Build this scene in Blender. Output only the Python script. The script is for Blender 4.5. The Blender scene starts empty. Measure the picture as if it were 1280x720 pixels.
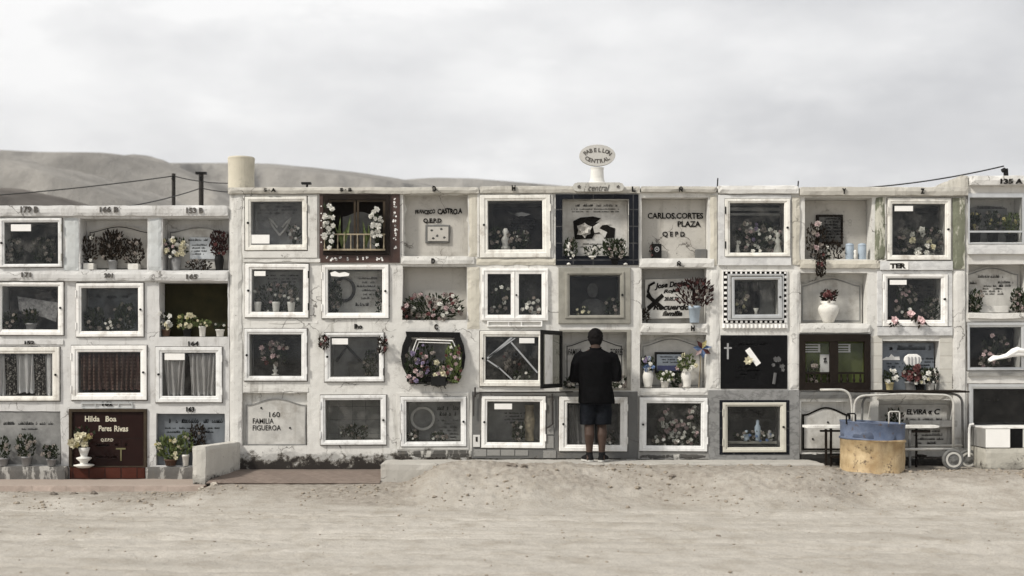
import bpy, bmesh, math, random
import numpy as np
from mathutils import Vector, noise as mnoise
random.seed(7)
rnd = random.random
def U(a, b): return a + (b - a) * random.random()
SC = bpy.context.scene
COL = SC.collection
CAM_D, CAM_Z, FPX, HZ = 16.0, 1.30, 1600.0, 447.0
def S(Y): return FPX / (CAM_D + Y)
def X(px, Y=0.0): return (px - 640) / S(Y)
def Z(py, Y=0.0): return CAM_Z - (py - HZ) / S(Y)

# ------------------------------------------------------------------ materials
MATS = {}
def nodes_of(name):
    m = bpy.data.materials.new(name); m.use_nodes = True
    nt = m.node_tree; nt.nodes.clear()
    out = nt.nodes.new('ShaderNodeOutputMaterial')
    b = nt.nodes.new('ShaderNodeBsdfPrincipled')
    nt.links.new(b.outputs[0], out.inputs[0])
    MATS[name] = m
    return m, nt, b, out
def N(nt, t, **kw):
    n = nt.nodes.new(t)
    for k, v in kw.items():
        if hasattr(n, k): setattr(n, k, v)
        else: n.inputs[k].default_value = v
    return n
def coords(nt, scale=(1, 1, 1)):
    tc = N(nt, 'ShaderNodeTexCoord'); mp = N(nt, 'ShaderNodeMapping')
    nt.links.new(tc.outputs['Object'], mp.inputs[0]); mp.inputs['Scale'].default_value = scale
    return mp.outputs[0]
def noise(nt, vec, scale, detail=6, rough=.6):
    n = N(nt, 'ShaderNodeTexNoise'); n.inputs['Scale'].default_value = scale
    n.inputs['Detail'].default_value = detail; n.inputs['Roughness'].default_value = rough
    nt.links.new(vec, n.inputs['Vector']); return n.outputs[0]
def ramp(nt, fac, a, b, ca=(0, 0, 0, 1), cb=(1, 1, 1, 1)):
    if a > b: a, b, ca, cb = b, a, cb, ca
    r = N(nt, 'ShaderNodeValToRGB'); e = r.color_ramp.elements
    e[0].position, e[1].position = a, b; e[0].color, e[1].color = ca, cb
    nt.links.new(fac, r.inputs[0]); return r.outputs[0]
def mix(nt, fac, a, b, mode='MIX'):
    n = N(nt, 'ShaderNodeMix', data_type='RGBA', blend_type=mode)
    for s, v in ((0, fac), (6, a), (7, b)):
        if isinstance(v, (int, float)): n.inputs[s].default_value = v
        elif isinstance(v, tuple): n.inputs[s].default_value = v if len(v) == 4 else (*v, 1)
        else: nt.links.new(v, n.inputs[s])
    return n.outputs[2]
def mathn(nt, op, a, b=0.0):
    n = N(nt, 'ShaderNodeMath', operation=op)
    for i, v in enumerate((a, b)):
        if isinstance(v, (int, float)): n.inputs[i].default_value = v
        else: nt.links.new(v, n.inputs[i])
    return n.outputs[0]
def bumpn(nt, b, h, strength, dist):
    n = N(nt, 'ShaderNodeBump'); n.inputs['Strength'].default_value = strength; n.inputs['Distance'].default_value = dist
    nt.links.new(h, n.inputs['Height']); nt.links.new(n.outputs[0], b.inputs['Normal'])

def mat(name, col, rough=.7, var=.18, scale=9, bump=.0, dirt=0., dirtcol=(.05, .045, .04), dscale=3.5, metal=0., spec=.4, streak=0., ):
    """paint / stone / cloth with mottling, worn patches and run-off streaks"""
    m, nt, b, out = nodes_of(name)
    v = coords(nt)
    n1 = noise(nt, v, scale, 8)
    c = mix(nt, ramp(nt, n1, .3, .7), tuple(x * (1 - var) for x in col), tuple(min(1, x * (1 + var * .6)) for x in col))
    if dirt:
        n2 = noise(nt, v, dscale, 10, .7)
        c = mix(nt, mathn(nt, 'MULTIPLY', ramp(nt, n2, .52, .66), dirt), c, dirtcol)
    if streak:
        v2 = coords(nt, (14, 14, .9)); n3 = noise(nt, v2, 1.0, 6, .6)
        c = mix(nt, mathn(nt, 'MULTIPLY', ramp(nt, n3, .52, .72), streak), c, dirtcol)
    nt.links.new(c, b.inputs['Base Color'])
    b.inputs['Roughness'].default_value = rough; b.inputs['Metallic'].default_value = metal
    b.inputs['Specular IOR Level'].default_value = spec
    if bump: bumpn(nt, b, n1, bump, .02)
    return m

def plaster(name, col, dirt=.5, base_z=None, peel=None, peelcol=(.62, .60, .56)):
    """old lime-washed plaster: mottling, run-off streaks, spots, a damp peeling base"""
    m, nt, b, out = nodes_of(name)
    v = coords(nt)
    big = noise(nt, v, 1.1, 5); mid = noise(nt, v, 7, 9, .68); fine = noise(nt, v, 55, 6, .7)
    c = mix(nt, ramp(nt, big, .32, .68), tuple(x * .86 for x in col), col)
    c = mix(nt, ramp(nt, mid, .25, .72), tuple(x * .84 for x in col), c)
    st = noise(nt, coords(nt, (7, 7, .9)), 1.0, 9, .72); st2 = noise(nt, v, 1.7, 4)
    c = mix(nt, mathn(nt, 'MULTIPLY', mathn(nt, 'MULTIPLY', ramp(nt, st, .52, .72), ramp(nt, st2, .42, .62)), dirt), c, (.16, .145, .12))
    sp = noise(nt, v, 2.6, 14, .80)
    c = mix(nt, mathn(nt, 'MULTIPLY', ramp(nt, sp, .54, .72), min(1, dirt * .85)), c, (.20, .18, .155))
    sp2 = noise(nt, v, 5.5, 14, .85)
    c = mix(nt, mathn(nt, 'MULTIPLY', ramp(nt, sp2, .60, .65), min(1, dirt * 1.5)), c, (.055, .048, .04))
    c = mix(nt, ramp(nt, noise(nt, v, 30, 4, .8), .66, .71), c, (.09, .08, .07))
    wv = N(nt, 'ShaderNodeVectorMath', operation='ADD'); nt.links.new(v, wv.inputs[0])
    wn = N(nt, 'ShaderNodeTexNoise'); wn.inputs['Scale'].default_value = 3.5; wn.inputs['Detail'].default_value = 6; nt.links.new(v, wn.inputs['Vector'])
    ws = N(nt, 'ShaderNodeVectorMath', operation='SCALE'); nt.links.new(wn.outputs['Color'], ws.inputs[0]); ws.inputs['Scale'].default_value = .5; nt.links.new(ws.outputs[0], wv.inputs[1])
    vo = N(nt, 'ShaderNodeTexVoronoi', feature='DISTANCE_TO_EDGE'); vo.inputs['Scale'].default_value = 1.5; nt.links.new(wv.outputs[0], vo.inputs['Vector'])
    ck = mathn(nt, 'MULTIPLY', ramp(nt, vo.outputs['Distance'], .010, .003), ramp(nt, noise(nt, v, 1.3, 3), .50, .58))
    c = mix(nt, mathn(nt, 'MULTIPLY', ck, .8), c, (.06, .052, .045))
    if peel:
        pn = noise(nt, coords(nt, (9, 9, 2.2)), 1.0, 8, .7)
        c = mix(nt, ramp(nt, pn, .53, .58), c, peelcol)
    if base_z is not None:
        sx = N(nt, 'ShaderNodeSeparateXYZ'); nt.links.new(v, sx.inputs[0])
        zz = mathn(nt, 'MULTIPLY', mathn(nt, 'SUBTRACT', sx.outputs[2], base_z), 2.1)
        k = mathn(nt, 'SUBTRACT', noise(nt, coords(nt, (2.6, 2.6, 5)), 1.0, 11, .75), zz)
        c = mix(nt, ramp(nt, k, .30, .40), c, tuple(x * .55 for x in col))
        k2 = mathn(nt, 'ADD', k, mathn(nt, 'MULTIPLY', mathn(nt, 'SUBTRACT', mid, .5), 1.2)); c = mix(nt, ramp(nt, k2, .40, .50), c, (.13, .12, .105)); c = mix(nt, ramp(nt, k2, .50, .58), c, (.03, .026, .023))
    nt.links.new(c, b.inputs['Base Color'])
    b.inputs['Roughness'].default_value = .9; b.inputs['Specular IOR Level'].default_value = .2
    h = mathn(nt, 'ADD', mathn(nt, 'MULTIPLY', mid, .8), mathn(nt, 'MULTIPLY', fine, .25))
    bumpn(nt, b, h, .55, .018)
    return m

def marble(name, base, vein, rough=.3, scale=3.0):
    m, nt, b, out = nodes_of(name)
    v = coords(nt)
    d = noise(nt, v, scale * 2.2, 9, .65)
    w = mathn(nt, 'ABSOLUTE', mathn(nt, 'SUBTRACT', noise(nt, coords(nt, (1.6, 1, 2.6)), scale * .8, 8, .62), .5))
    c = mix(nt, ramp(nt, d, .35, .75), base, tuple(x * .72 for x in base))
    c = mix(nt, mathn(nt, 'MULTIPLY', ramp(nt, w, .05, .0), .55), c, vein)
    b.inputs['Specular IOR Level'].default_value = .25
    nt.links.new(c, b.inputs['Base Color']); b.inputs['Roughness'].default_value = rough
    return m

def tiles(name, col, mortar, sx, sz, rough=.35, msize=.02, offset=0.):
    m, nt, b, out = nodes_of(name)
    tc = N(nt, 'ShaderNodeTexCoord'); sp = N(nt, 'ShaderNodeSeparateXYZ'); cb = N(nt, 'ShaderNodeCombineXYZ')
    nt.links.new(tc.outputs['Object'], sp.inputs[0])
    nt.links.new(mathn(nt, 'ADD', sp.outputs[0], mathn(nt, 'MULTIPLY', sp.outputs[1], .7)), cb.inputs[0]); nt.links.new(sp.outputs[2], cb.inputs[1])
    br = N(nt, 'ShaderNodeTexBrick', offset=offset)
    br.inputs['Scale'].default_value = 1; br.inputs['Brick Width'].default_value = sx; br.inputs['Row Height'].default_value = sz
    br.inputs['Mortar Size'].default_value = msize * min(sx, sz); br.inputs['Mortar Smooth'].default_value = .2
    br.inputs['Color1'].default_value = (*col, 1); br.inputs['Color2'].default_value = (*[x * .8 for x in col], 1)
    br.inputs['Mortar'].default_value = (*mortar, 1)
    nt.links.new(cb.outputs[0], br.inputs[0])
    n = noise(nt, tc.outputs['Object'], 12, 8)
    c = mix(nt, ramp(nt, n, .3, .75), br.outputs[0], tuple(x * .7 for x in col))
    nt.links.new(c, b.inputs['Base Color']); b.inputs['Roughness'].default_value = rough; b.inputs['Specular IOR Level'].default_value = .12
    inv = mathn(nt, 'SUBTRACT', 1.0, br.outputs['Fac']); bumpn(nt, b, inv, .5, .004)
    return m

def glass(name, tint=(.88, .885, .885), dust=.035):
    m, nt, b, out = nodes_of(name); nt.nodes.remove(b)
    t = N(nt, 'ShaderNodeBsdfTransparent'); t.inputs[0].default_value = (*tint, 1)
    g = N(nt, 'ShaderNodeBsdfGlossy'); g.inputs['Roughness'].default_value = .03; g.inputs[0].default_value = (.9, .92, .95, 1)
    lw = N(nt, 'ShaderNodeLayerWeight'); fr = mathn(nt, 'ADD', mathn(nt, 'MULTIPLY', mathn(nt, 'POWER', lw.outputs['Facing'], 4.0), .6), .014)
    dn = noise(nt, coords(nt), 6, 8, .7)
    du = N(nt, 'ShaderNodeBsdfDiffuse'); du.inputs[0].default_value = (.45, .43, .40, 1)
    mx0 = N(nt, 'ShaderNodeMixShader'); nt.links.new(mathn(nt, 'MULTIPLY', ramp(nt, dn, .48, .8), dust), mx0.inputs[0])
    nt.links.new(t.outputs[0], mx0.inputs[1]); nt.links.new(du.outputs[0], mx0.inputs[2])
    mx = N(nt, 'ShaderNodeMixShader'); nt.links.new(fr, mx.inputs[0])
    nt.links.new(mx0.outputs[0], mx.inputs[1]); nt.links.new(g.outputs[0], mx.inputs[2]); nt.links.new(mx.outputs[0], out.inputs[0])
    return m

W_MAIN = plaster('old_white_plaster', (.70, .69, .655), .9, base_z=.03)
W_LEFT = plaster('left_white_plaster', (.65, .645, .63), .8, base_z=-.12)
W_RIGHT = plaster('right_white_plaster', (.70, .685, .65), .5)
CAPM = plaster('weathered_cap_plaster', (.52, .50, .45), .8)
CAPW = plaster('white_cap_plaster', (.72, .71, .68), .35)
CREAM = plaster('cream_plaster', (.60, .57, .49), .5)
BUFF = plaster('stained_niche_plaster', (.50, .48, .44), .8)
GREENP = plaster('peeling_green_paint', (.19, .20, .145), .5, peel=True, peelcol=(.50, .49, .42))
DKCEM = plaster('dark_cement', (.15, .15, .145), .8)
GRCEM = plaster('grey_cement', (.30, .295, .28), .8)
PALE = mat('pale_blue_grey_paint', (.50, .52, .52), .8, .12, 6, .1, .4, (.3, .3, .28))
WHITE = mat('white_painted_wood', (.84, .83, .80), .55, .10, 14, .12, .6, (.36, .33, .29), 7, streak=.35)
ALU = mat('aluminium', (.62, .63, .63), .35, .12, 10, 0, .3, (.25, .25, .24), 5, .7)
GREYF = mat('grey_olive_frame', (.27, .26, .225), .5, .2, 9, .1, .4, (.1, .1, .09), 5)
BLACKF = mat('black_painted_metal', (.006, .006, .006), .5, .3, 12, .1, spec=.15)
DKWOOD = mat('dark_brown_wood', (.013, .009, .0065), .6, .4, 12, .15, spec=.12)
BRWOOD = mat('brown_wood', (.045, .033, .021), .6, .35, 12, .15, spec=.15)
TANW = mat('pale_wood', (.30, .25, .17), .6, .3, 14, .15)
STONE = mat('white_headstone', (.50, .49, .46), .7, .25, 5, .15, .7, (.25, .23, .2), 3, .0, .4, .35)
GSTONE = mat('grey_headstone', (.24, .24, .232), .6, .5, 3.5, .1, .7, (.09, .09, .09), 2.8, 0, .15)
DSTONE = mat('dark_headstone', (.055, .055, .053), .6, .8, 3.2, .1, .65, (.16, .157, .15), 2.6, 0, .15)
BSTONE = mat('blue_grey_headstone', (.15, .17, .195), .45, .2, 8, .05)
GRAN = mat('black_granite', (.005, .005, .0055), .3, .4, 60, 0, .25, (.02, .02, .02), 7, 0, .10)
MARW = marble('white_marble', (.66, .66, .65), (.40, .40, .40), .3, 2.2)
MARG = marble('grey_marble', (.26, .26, .255), (.08, .08, .08), .35, 3)
BRMAR = tiles('brown_marble', (.018, .0065, .005), (.007, .0035, .003), .42, .5, .5, .012)
BRTILE = tiles('red_brown_tiles', (.075, .022, .014), (.02, .01, .008), .2, .2, .4, .05)
BKTILE = tiles('blue_black_tiles', (.010, .0115, .016), (.07, .07, .07), .25, .21, .25, .035)
WBRICK = tiles('white_tile_bricks', (.66, .64, .58), (.40, .37, .32), .5, .165, .4, .035, .5)
PINKT = tiles('pink_paving', (.44, .36, .31), (.33, .28, .24), .4, .4, .85, .02)
GLASS = glass('pane_glass'); GLASS_B = glass('dusty_pane_glass', (.84, .845, .84), .13); GLASS_C = glass('smeared_pane_glass', (.86, .865, .87), .075)
INKW = mat('worn_black_paint', (.012, .011, .010), .9, .4, 20, 0, .5, (.24, .23, .21), 16, 0, .05)
INK = mat('black_lettering', (.010, .009, .008), .8, .3, 20, spec=.05)
FADED = mat('faded_lettering', (.10, .092, .083), .8, .5, 24)
GOLDL = mat('pale_lettering', (.62, .58, .46), .6, .2, 20)
GREYL = mat('grey_lettering', (.33, .33, .33), .6, .2, 20)
WHITE_B = mat('yellowed_white_wood', (.76, .745, .69), .6, .14, 9, .12, .7, (.33, .29, .24), 5, streak=.4)
WHITE_C = mat('greyed_white_metal', (.74, .74, .725), .5, .12, 12, .08, .55, (.30, .29, .27), 8, streak=.3)
PAPER = mat('white_paper', (.82, .81, .78), .8, .05, 12)
CERAM = mat('white_ceramic', (.68, .665, .62), .45, .15, 8, 0, .5, (.36, .33, .28), 9, 0, .25)
GREYCER = mat('grey_pot', (.25, .25, .25), .5, .25, 8)
BLUCER = mat('pale_blue_pot', (.36, .43, .50), .45, .15, 8)
DKPOT = mat('black_pot', (.014, .014, .014), .6, .3, 8, spec=.1)
TERRA = mat('brown_pot', (.10, .055, .035), .7, .3, 8)
YELP = mat('yellow_pot', (.55, .47, .25), .5, .15, 8)
LEAF = mat('dark_leaf', (.022, .030, .014), .7, .6, 30, spec=.15)
LEAFL = mat('light_leaf', (.085, .11, .036), .6, .5, 30, spec=.2)
DRY = mat('dried_leaf', (.024, .018, .013), .9, .6, 30, spec=.1)
DRYR = mat('dry_red_leaf', (.030, .014, .013), .9, .6, 30, spec=.1)
PW = mat('white_petal', (.66, .65, .60), .6, .12, 40)
PC = mat('cream_petal', (.60, .56, .40), .6, .15, 40)
PY = mat('yellow_petal', (.44, .39, .18), .6, .2, 40)
PP = mat('pink_petal', (.45, .34, .335), .6, .25, 40)
PR = mat('dull_red_petal', (.12, .04, .038), .6, .4, 40)
PL = mat('lilac_petal', (.22, .18, .28), .6, .3, 40)
PB = mat('blue_petal', (.16, .24, .42), .6, .3, 40)
PD = mat('faded_petal', (.24, .21, .185), .7, .4, 40)

# ------------------------------------------------------------------ object helpers
def loc_of(root): return Vector(root.location) if root else Vector((0, 0, 0))
def root_of(o):
    while o.parent: o = o.parent
    return o
def obj(name, bm, m, parent=None, base=None, smooth=False, label=None):
    """one mesh object; vertices are given in world space and moved to the thing's base"""
    o0 = loc_of(root_of(parent)) if parent else Vector(base or (0, 0, 0))
    if isinstance(bm, bmesh.types.BMesh):
        me = bpy.data.meshes.new(name)
        bmesh.ops.recalc_face_normals(bm, faces=bm.faces)
        bm.to_mesh(me); bm.free()
    else:
        me = bm; me.name = name
    me.transform(__import__('mathutils').Matrix.Translation(-o0))
    me.materials.clear(); me.materials.append(m)
    if smooth:
        for p in me.polygons: p.use_smooth = True
    o = bpy.data.objects.new(name, me); COL.objects.link(o)
    if parent: o.parent = parent
    else: o.location = o0
    if label: o['label'] = label
    return o
def thing(name, label, cat, loc, group=None):
    o = bpy.data.objects.new(name, None); COL.objects.link(o); o.location = loc
    o.empty_display_size = .1
    return tag(o, label, cat, group)
def tag(o, label, cat, group=None):
    o['label'] = label; o['category'] = cat
    if group: o['group'] = group
    return o
def struct(o): o['kind'] = 'structure'; return o
def BM(): return bmesh.new()
def quad(bm, *pts): return bm.faces.new([bm.verts.new(p) for p in pts])
def box(bm, x0, x1, y0, y1, z0, z1, bev=0.):
    vs = [bm.verts.new((x, y, z)) for x in (x0, x1) for y in (y0, y1) for z in (z0, z1)]
    fs = [bm.faces.new([vs[i] for i in f]) for f in ((0, 1, 3, 2), (4, 6, 7, 5), (0, 4, 5, 1), (2, 3, 7, 6), (0, 2, 6, 4), (1, 5, 7, 3))]
    if bev:
        es = list({e for f in fs for e in f.edges})
        bmesh.ops.bevel(bm, geom=es, offset=bev, segments=2, affect='EDGES', profile=.6)
def pbox(bm, r, yf, yb, bev=0.):
    box(bm, X(r[0]), X(r[2]), yf, yb, Z(r[3]), Z(r[1]), bev)
def rough_box(bm, x0, x1, y0, y1, z0, z1, step=.06, amp=.005, seed=0.):
    """a box of plaster or concrete with worn, uneven faces and softened arrises"""
    def lin(a, b): 
        n = max(2, int(round(abs(b - a) / step)) + 1); return [a + (b - a) * i / (n - 1) for i in range(n)]
    xs, ys, zs = lin(x0, x1), lin(y0, y1), lin(z0, z1); cache = {}
    def V(x, y, z):
        k = (round(x, 4), round(y, 4), round(z, 4))
        if k not in cache:
            ex = (x in (xs[0], xs[-1])) + (y in (ys[0], ys[-1])) + (z in (zs[0], zs[-1]))
            p = Vector((x, y, z)); c = Vector(((x0 + x1) / 2, (y0 + y1) / 2, (z0 + z1) / 2))
            d = mnoise.noise_vector(p * 3.1 + Vector((seed, 0, 0))) * amp + mnoise.noise_vector(p * 11 + Vector((0, seed, 0))) * amp * .8
            q = p + d
            if ex >= 2:
                w = amp * 1.1 * (1 + max(0, mnoise.noise(p * 7)) * 2.2)
                for i, (a, b) in enumerate(((x0, x1), (y0, y1), (z0, z1))):
                    if abs(p[i] - a) < 1e-6: q[i] += w
                    elif abs(p[i] - b) < 1e-6: q[i] -= w
            cache[k] = bm.verts.new(q)
        return cache[k]
    def sheet(A, B, f):
        for i in range(len(A) - 1):
            for j in range(len(B) - 1):
                bm.faces.new([f(A[i], B[j]), f(A[i + 1], B[j]), f(A[i + 1], B[j + 1]), f(A[i], B[j + 1])])
    for y in (ys[0], ys[-1]): sheet(xs, zs, lambda a, b: V(a, y, b))
    for x in (xs[0], xs[-1]): sheet(ys, zs, lambda a, b: V(x, a, b))
    for z in (zs[0], zs[-1]): sheet(xs, ys, lambda a, b: V(a, b, z))
def rings(bm, loops, closed=True):
    """rectangular frame swept through (rect in px, Y) loops, first joined to last"""
    L = []
    for r, y in loops:
        L.append([bm.verts.new(p) for p in ((X(r[0]), y, Z(r[3])), (X(r[2]), y, Z(r[3])), (X(r[2]), y, Z(r[1])), (X(r[0]), y, Z(r[1])))])
    n = len(L)
    for k in range(n if closed else n - 1):
        a, b = L[k], L[(k + 1) % n]
        for i in range(4):
            j = (i + 1) % 4; bm.faces.new([a[i], a[j], b[j], b[i]])
def grow(r, d): return (r[0] - d, r[1] - d, r[2] + d, r[3] + d)
def lerp_r(a, b, t): return tuple(p + (q - p) * t for p, q in zip(a, b))
def frame_bm(o, p, yf=-.03, yb=.02, prof=True):
    bm = BM()
    if prof:
        rings(bm, [(o, yb), (o, yf + .006), (grow(o, -.6), yf), (lerp_r(o, p, .55), yf), (lerp_r(o, p, .62), yf + .009), (lerp_r(o, p, .9), yf + .011), (p, yf + .018), (p, yb)])
    else:
        rings(bm, [(o, yb), (o, yf + .003), (grow(o, -.3), yf), (grow(p, .3), yf), (p, yf + .003), (p, yb)])
    return bm
def surround_bm(o, i, yf, yb=.005):
    bm = BM(); rings(bm, [(o, yb), (o, yf + .004), (grow(o, -.4), yf), (grow(i, .4), yf), (i, yf + .004), (i, yb)]); return bm
def tube(bm, pts, r, n=8, caps=True):
    pts = [Vector(p) for p in pts]; R = r if isinstance(r, (list, tuple)) else [r] * len(pts); prev = None; up = Vector((.13, .31, .94))
    for k, p in enumerate(pts):
        d = (pts[min(k + 1, len(pts) - 1)] - pts[max(k - 1, 0)]).normalized()
        a = d.cross(up)
        if a.length < .05: a = d.cross(Vector((1, 0, 0)))
        a.normalize(); b = d.cross(a)
        if k: 
            up = up - d * up.dot(d)
            if up.length < .1: up = b
        ring = [bm.verts.new(p + (a * math.cos(t) + b * math.sin(t)) * R[k]) for t in [2 * math.pi * i / n for i in range(n)]]
        if prev:
            for i in range(n): bm.faces.new([prev[i], prev[(i + 1) % n], ring[(i + 1) % n], ring[i]])
        elif caps: bm.faces.new(ring[::-1])
        prev = ring
    if caps: bm.faces.new(prev)
def arcpts(c, r, a0, a1, n, ax):
    """arc in the X-Z plane about c"""
    return [(c[0] + r * math.cos(a0 + (a1 - a0) * i / n), c[1], c[2] + r * math.sin(a0 + (a1 - a0) * i / n)) for i in range(n + 1)]
def lathe(bm, c, prof, n=20, sq=1.):
    prev = None
    for r, z in prof:
        ring = [bm.verts.new((c[0] + r * math.cos(2 * math.pi * i / n), c[1] + sq * r * math.sin(2 * math.pi * i / n), c[2] + z)) for i in range(n)]
        if prev:
            for i in range(n): bm.faces.new([prev[i], prev[(i + 1) % n], ring[(i + 1) % n], ring[i]])
        else: bm.faces.new(ring[::-1])
        prev = ring
    bm.faces.new(prev)
def prism(bm, pts, yf, yb):
    """polygon in the X-Z plane, given thickness in Y"""
    a = [bm.verts.new((x, yf, z)) for x, z in pts]; b = [bm.verts.new((x, yb, z)) for x, z in pts]
    bm.faces.new(a); bm.faces.new(b[::-1])
    for i in range(len(pts)):
        j = (i + 1) % len(pts); bm.faces.new([a[i], b[i], b[j], a[j]])
def loopprism(bm, outer, inner, yf, yb):
    n = len(outer)
    oa = [bm.verts.new((x, yf, z)) for x, z in outer]; ob = [bm.verts.new((x, yb, z)) for x, z in outer]
    ia = [bm.verts.new((x, yf, z)) for x, z in inner]; ib = [bm.verts.new((x, yb, z)) for x, z in inner]
    for i in range(n):
        j = (i + 1) % n
        bm.faces.new([oa[i], oa[j], ia[j], ia[i]]); bm.faces.new([oa[i], ob[i], ob[j], oa[j]]); bm.faces.new([ia[i], ia[j], ib[j], ib[i]])
def cyl_y(bm, x, z, y0, y1, r, n=10):
    a = [bm.verts.new((x + r * math.cos(2 * math.pi * i / n), y0, z + r * math.sin(2 * math.pi * i / n))) for i in range(n)]
    b = [bm.verts.new((v.co.x, y1, v.co.z)) for v in a]
    bm.faces.new(a); bm.faces.new(b[::-1])
    for i in range(n): bm.faces.new([a[i], a[(i + 1) % n], b[(i + 1) % n], b[i]])

# ---- lettering
def text_mesh(s, bold=.0, shear=0.):
    cu = bpy.data.curves.new('lettering', 'FONT'); cu.body = s; cu.size = 1; cu.extrude = .02; cu.offset = bold; cu.shear = shear
    cu.resolution_u = 3
    ob = bpy.data.objects.new('lettering', cu); COL.objects.link(ob)
    dg = bpy.context.evaluated_depsgraph_get()
    me = bpy.data.meshes.new_from_object(ob.evaluated_get(dg))
    bpy.data.objects.remove(ob); bpy.data.curves.remove(cu)
    return me
def letters(parent, s, r, yf, m, name='inscription', bold=.006, shear=0., jitter=0., thick=.003, rot=0.):
    """the words s filling the px rect r on a face at depth yf"""
    me = text_mesh(s, bold, shear); co = np.empty(len(me.vertices) * 3); me.vertices.foreach_get('co', co); co = co.reshape(-1, 3)
    mn, mxx = co.min(0), co.max(0); q = (co - mn) / np.maximum(mxx - mn, 1e-6)
    x0, x1, z0, z1 = X(r[0], yf), X(r[2], yf), Z(r[3], yf), Z(r[1], yf)
    out = np.stack([x0 + q[:, 0] * (x1 - x0), yf - q[:, 2] * thick, z0 + q[:, 1] * (z1 - z0)], 1)
    hh = (z1 - z0); wob = [mnoise.noise_vector(Vector((p_[0], 0, p_[2])) * (1.1 / max(.02, hh))) for p_ in out]; out[:, 0] += np.array([w_.x for w_ in wob]) * hh * .05; out[:, 2] += np.array([w_.z for w_ in wob]) * hh * .05
    m = INKW if m is INK else m
    if jitter: out[:, 2] += np.sin(out[:, 0] * 37) * jitter
    if rot:
        cx, cz = (x0 + x1) / 2, (z0 + z1) / 2; a, b = out[:, 0] - cx, out[:, 2] - cz
        out[:, 0] = cx + a * math.cos(rot) - b * math.sin(rot); out[:, 2] = cz + a * math.sin(rot) + b * math.cos(rot)
    me.vertices.foreach_set('co', out.ravel()); me.update()
    return obj(name, me, m, parent)
def scrawl(parent, r, rows, yf, m, ragged=.3, name='inscription', fill=.55):
    """worn lines of small engraved script, too fine to read"""
    bm = BM(); x0, x1, z0, z1 = X(r[0], yf), X(r[2], yf), Z(r[3], yf), Z(r[1], yf); lh = (z1 - z0) / rows
    for k in range(rows):
        zb = z1 - (k + .8) * lh; w = (x1 - x0) * (1 - ragged * rnd()); x = (x0 + x1 - w) / 2; xe = x + w
        while x < xe:
            lw = lh * U(.18, .42); h = lh * fill * U(.55, 1.1)
            if rnd() < .86:
                t = lh * .09
                for (a, b, c, d) in ((0, 0, .0, h), (lw * .6, 0, .6 * lw, h * U(.5, 1))):
                    quad(bm, (x + a, yf, zb + b), (x + a + t, yf, zb + b), (x + c + t + h * .15, yf, zb + d), (x + c + h * .15, yf, zb + d))
                quad(bm, (x, yf, zb), (x + lw * .7, yf, zb), (x + lw * .7, yf, zb + t), (x, yf, zb + t))
            else: x += lw
            x += lw * 1.15
    bmesh.ops.solidify(bm, geom=bm.faces[:], thickness=.0015)
    return obj(name, bm, m, parent)

# ---- flowers
def petal_flower(bm, c, d, r, n=6, layers=2):
    d = d.normalized(); a = d.cross(Vector((0, 0, 1)))
    if a.length < .1: a = Vector((1, 0, 0))
    a.normalize(); b = d.cross(a)
    for L in range(layers):
        rr = r * (1 - .27 * L) * U(.9, 1.1); lift = (.12 + .34 * L) * r; ph = U(0, 6)
        for k in range(n - L):
            t = ph + 2 * math.pi * k / (n - L) + U(-.15, .15); u = a * math.cos(t) + b * math.sin(t); w = d.cross(u) * rr * U(.34, .48)
            p0 = c; p1 = c + u * rr * .55 + d * lift * .8; p2 = c + u * rr * U(.85, 1.08) + d * lift * U(.2, 1.2)
            v0, vl, vr, vt = bm.verts.new(p0), bm.verts.new(p1 + w), bm.verts.new(p1 - w), bm.verts.new(p2)
            vc = bm.verts.new(p1 + d * -.12 * rr)
            bm.faces.new([v0, vl, vc]); bm.faces.new([v0, vc, vr]); bm.faces.new([vl, vt, vc]); bm.faces.new([vc, vt, vr])
def leaf(bm, p, d, L, w):
    d = d.normalized(); s = d.cross(Vector((U(-.5, .5), U(-1, -.2), U(-.3, .6))))
    if s.length < .05: s = Vector((1, 0, 0))
    s.normalize(); nrm = s.cross(d); q = p + d * L * .5 + nrm * L * .06; e = p + d * L - nrm * L * U(0, .25)
    v = [bm.verts.new(k) for k in (p, q + s * w, q - nrm * w * .35, q - s * w, e)]
    bm.faces.new([v[0], v[1], v[2]]); bm.faces.new([v[0], v[2], v[3]]); bm.faces.new([v[1], v[4], v[2]]); bm.faces.new([v[2], v[4], v[3]])
POT = {
 'vase': [(.34, 0), (.40, .04), (.36, .12), (.46, .45), (.50, .68), (.42, .88), (.36, .95), (.44, 1.0), (.36, 1.0), (.30, .9)],
 'pot': [(.36, 0), (.38, .02), (.47, .80), (.52, .82), (.53, 1.0), (.46, 1.0), (.44, .85)],
 'can': [(.47, 0), (.5, .02), (.5, .84), (.47, .9), (.5, .93), (.5, 1.0), (.44, 1.0), (.43, .9)],
 'urn': [(.22, 0), (.26, .03), (.34, .2), (.47, .48), (.50, .66), (.44, .80), (.30, .88), (.40, 1.0), (.33, 1.0), (.26, .9)],
 'goblet': [(.28, 0), (.5, .11), (.5, .14), (.18, .2), (.20, .3), (.38, .46), (.37, .5), (.15, .56), (.22, .78), (.29, 1.0), (.24, 1.0), (.2, .9)],
 'box': None}
def add_pot(parent, kind, m, cx, cy, z, w, h):
    bm = BM()
    if kind == 'box': box(bm, cx - w / 2, cx + w / 2, cy - min(w, .16) / 2, cy + min(w, .16) / 2, z, z + h, .006)
    else: lathe(bm, (cx, cy, z), [(r * w, t * h) for r, t in POT[kind]], 18)
    return obj('vase', bm, m, parent, smooth=(kind != 'box'))
FLW = 'flowers set out in the niches'
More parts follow.
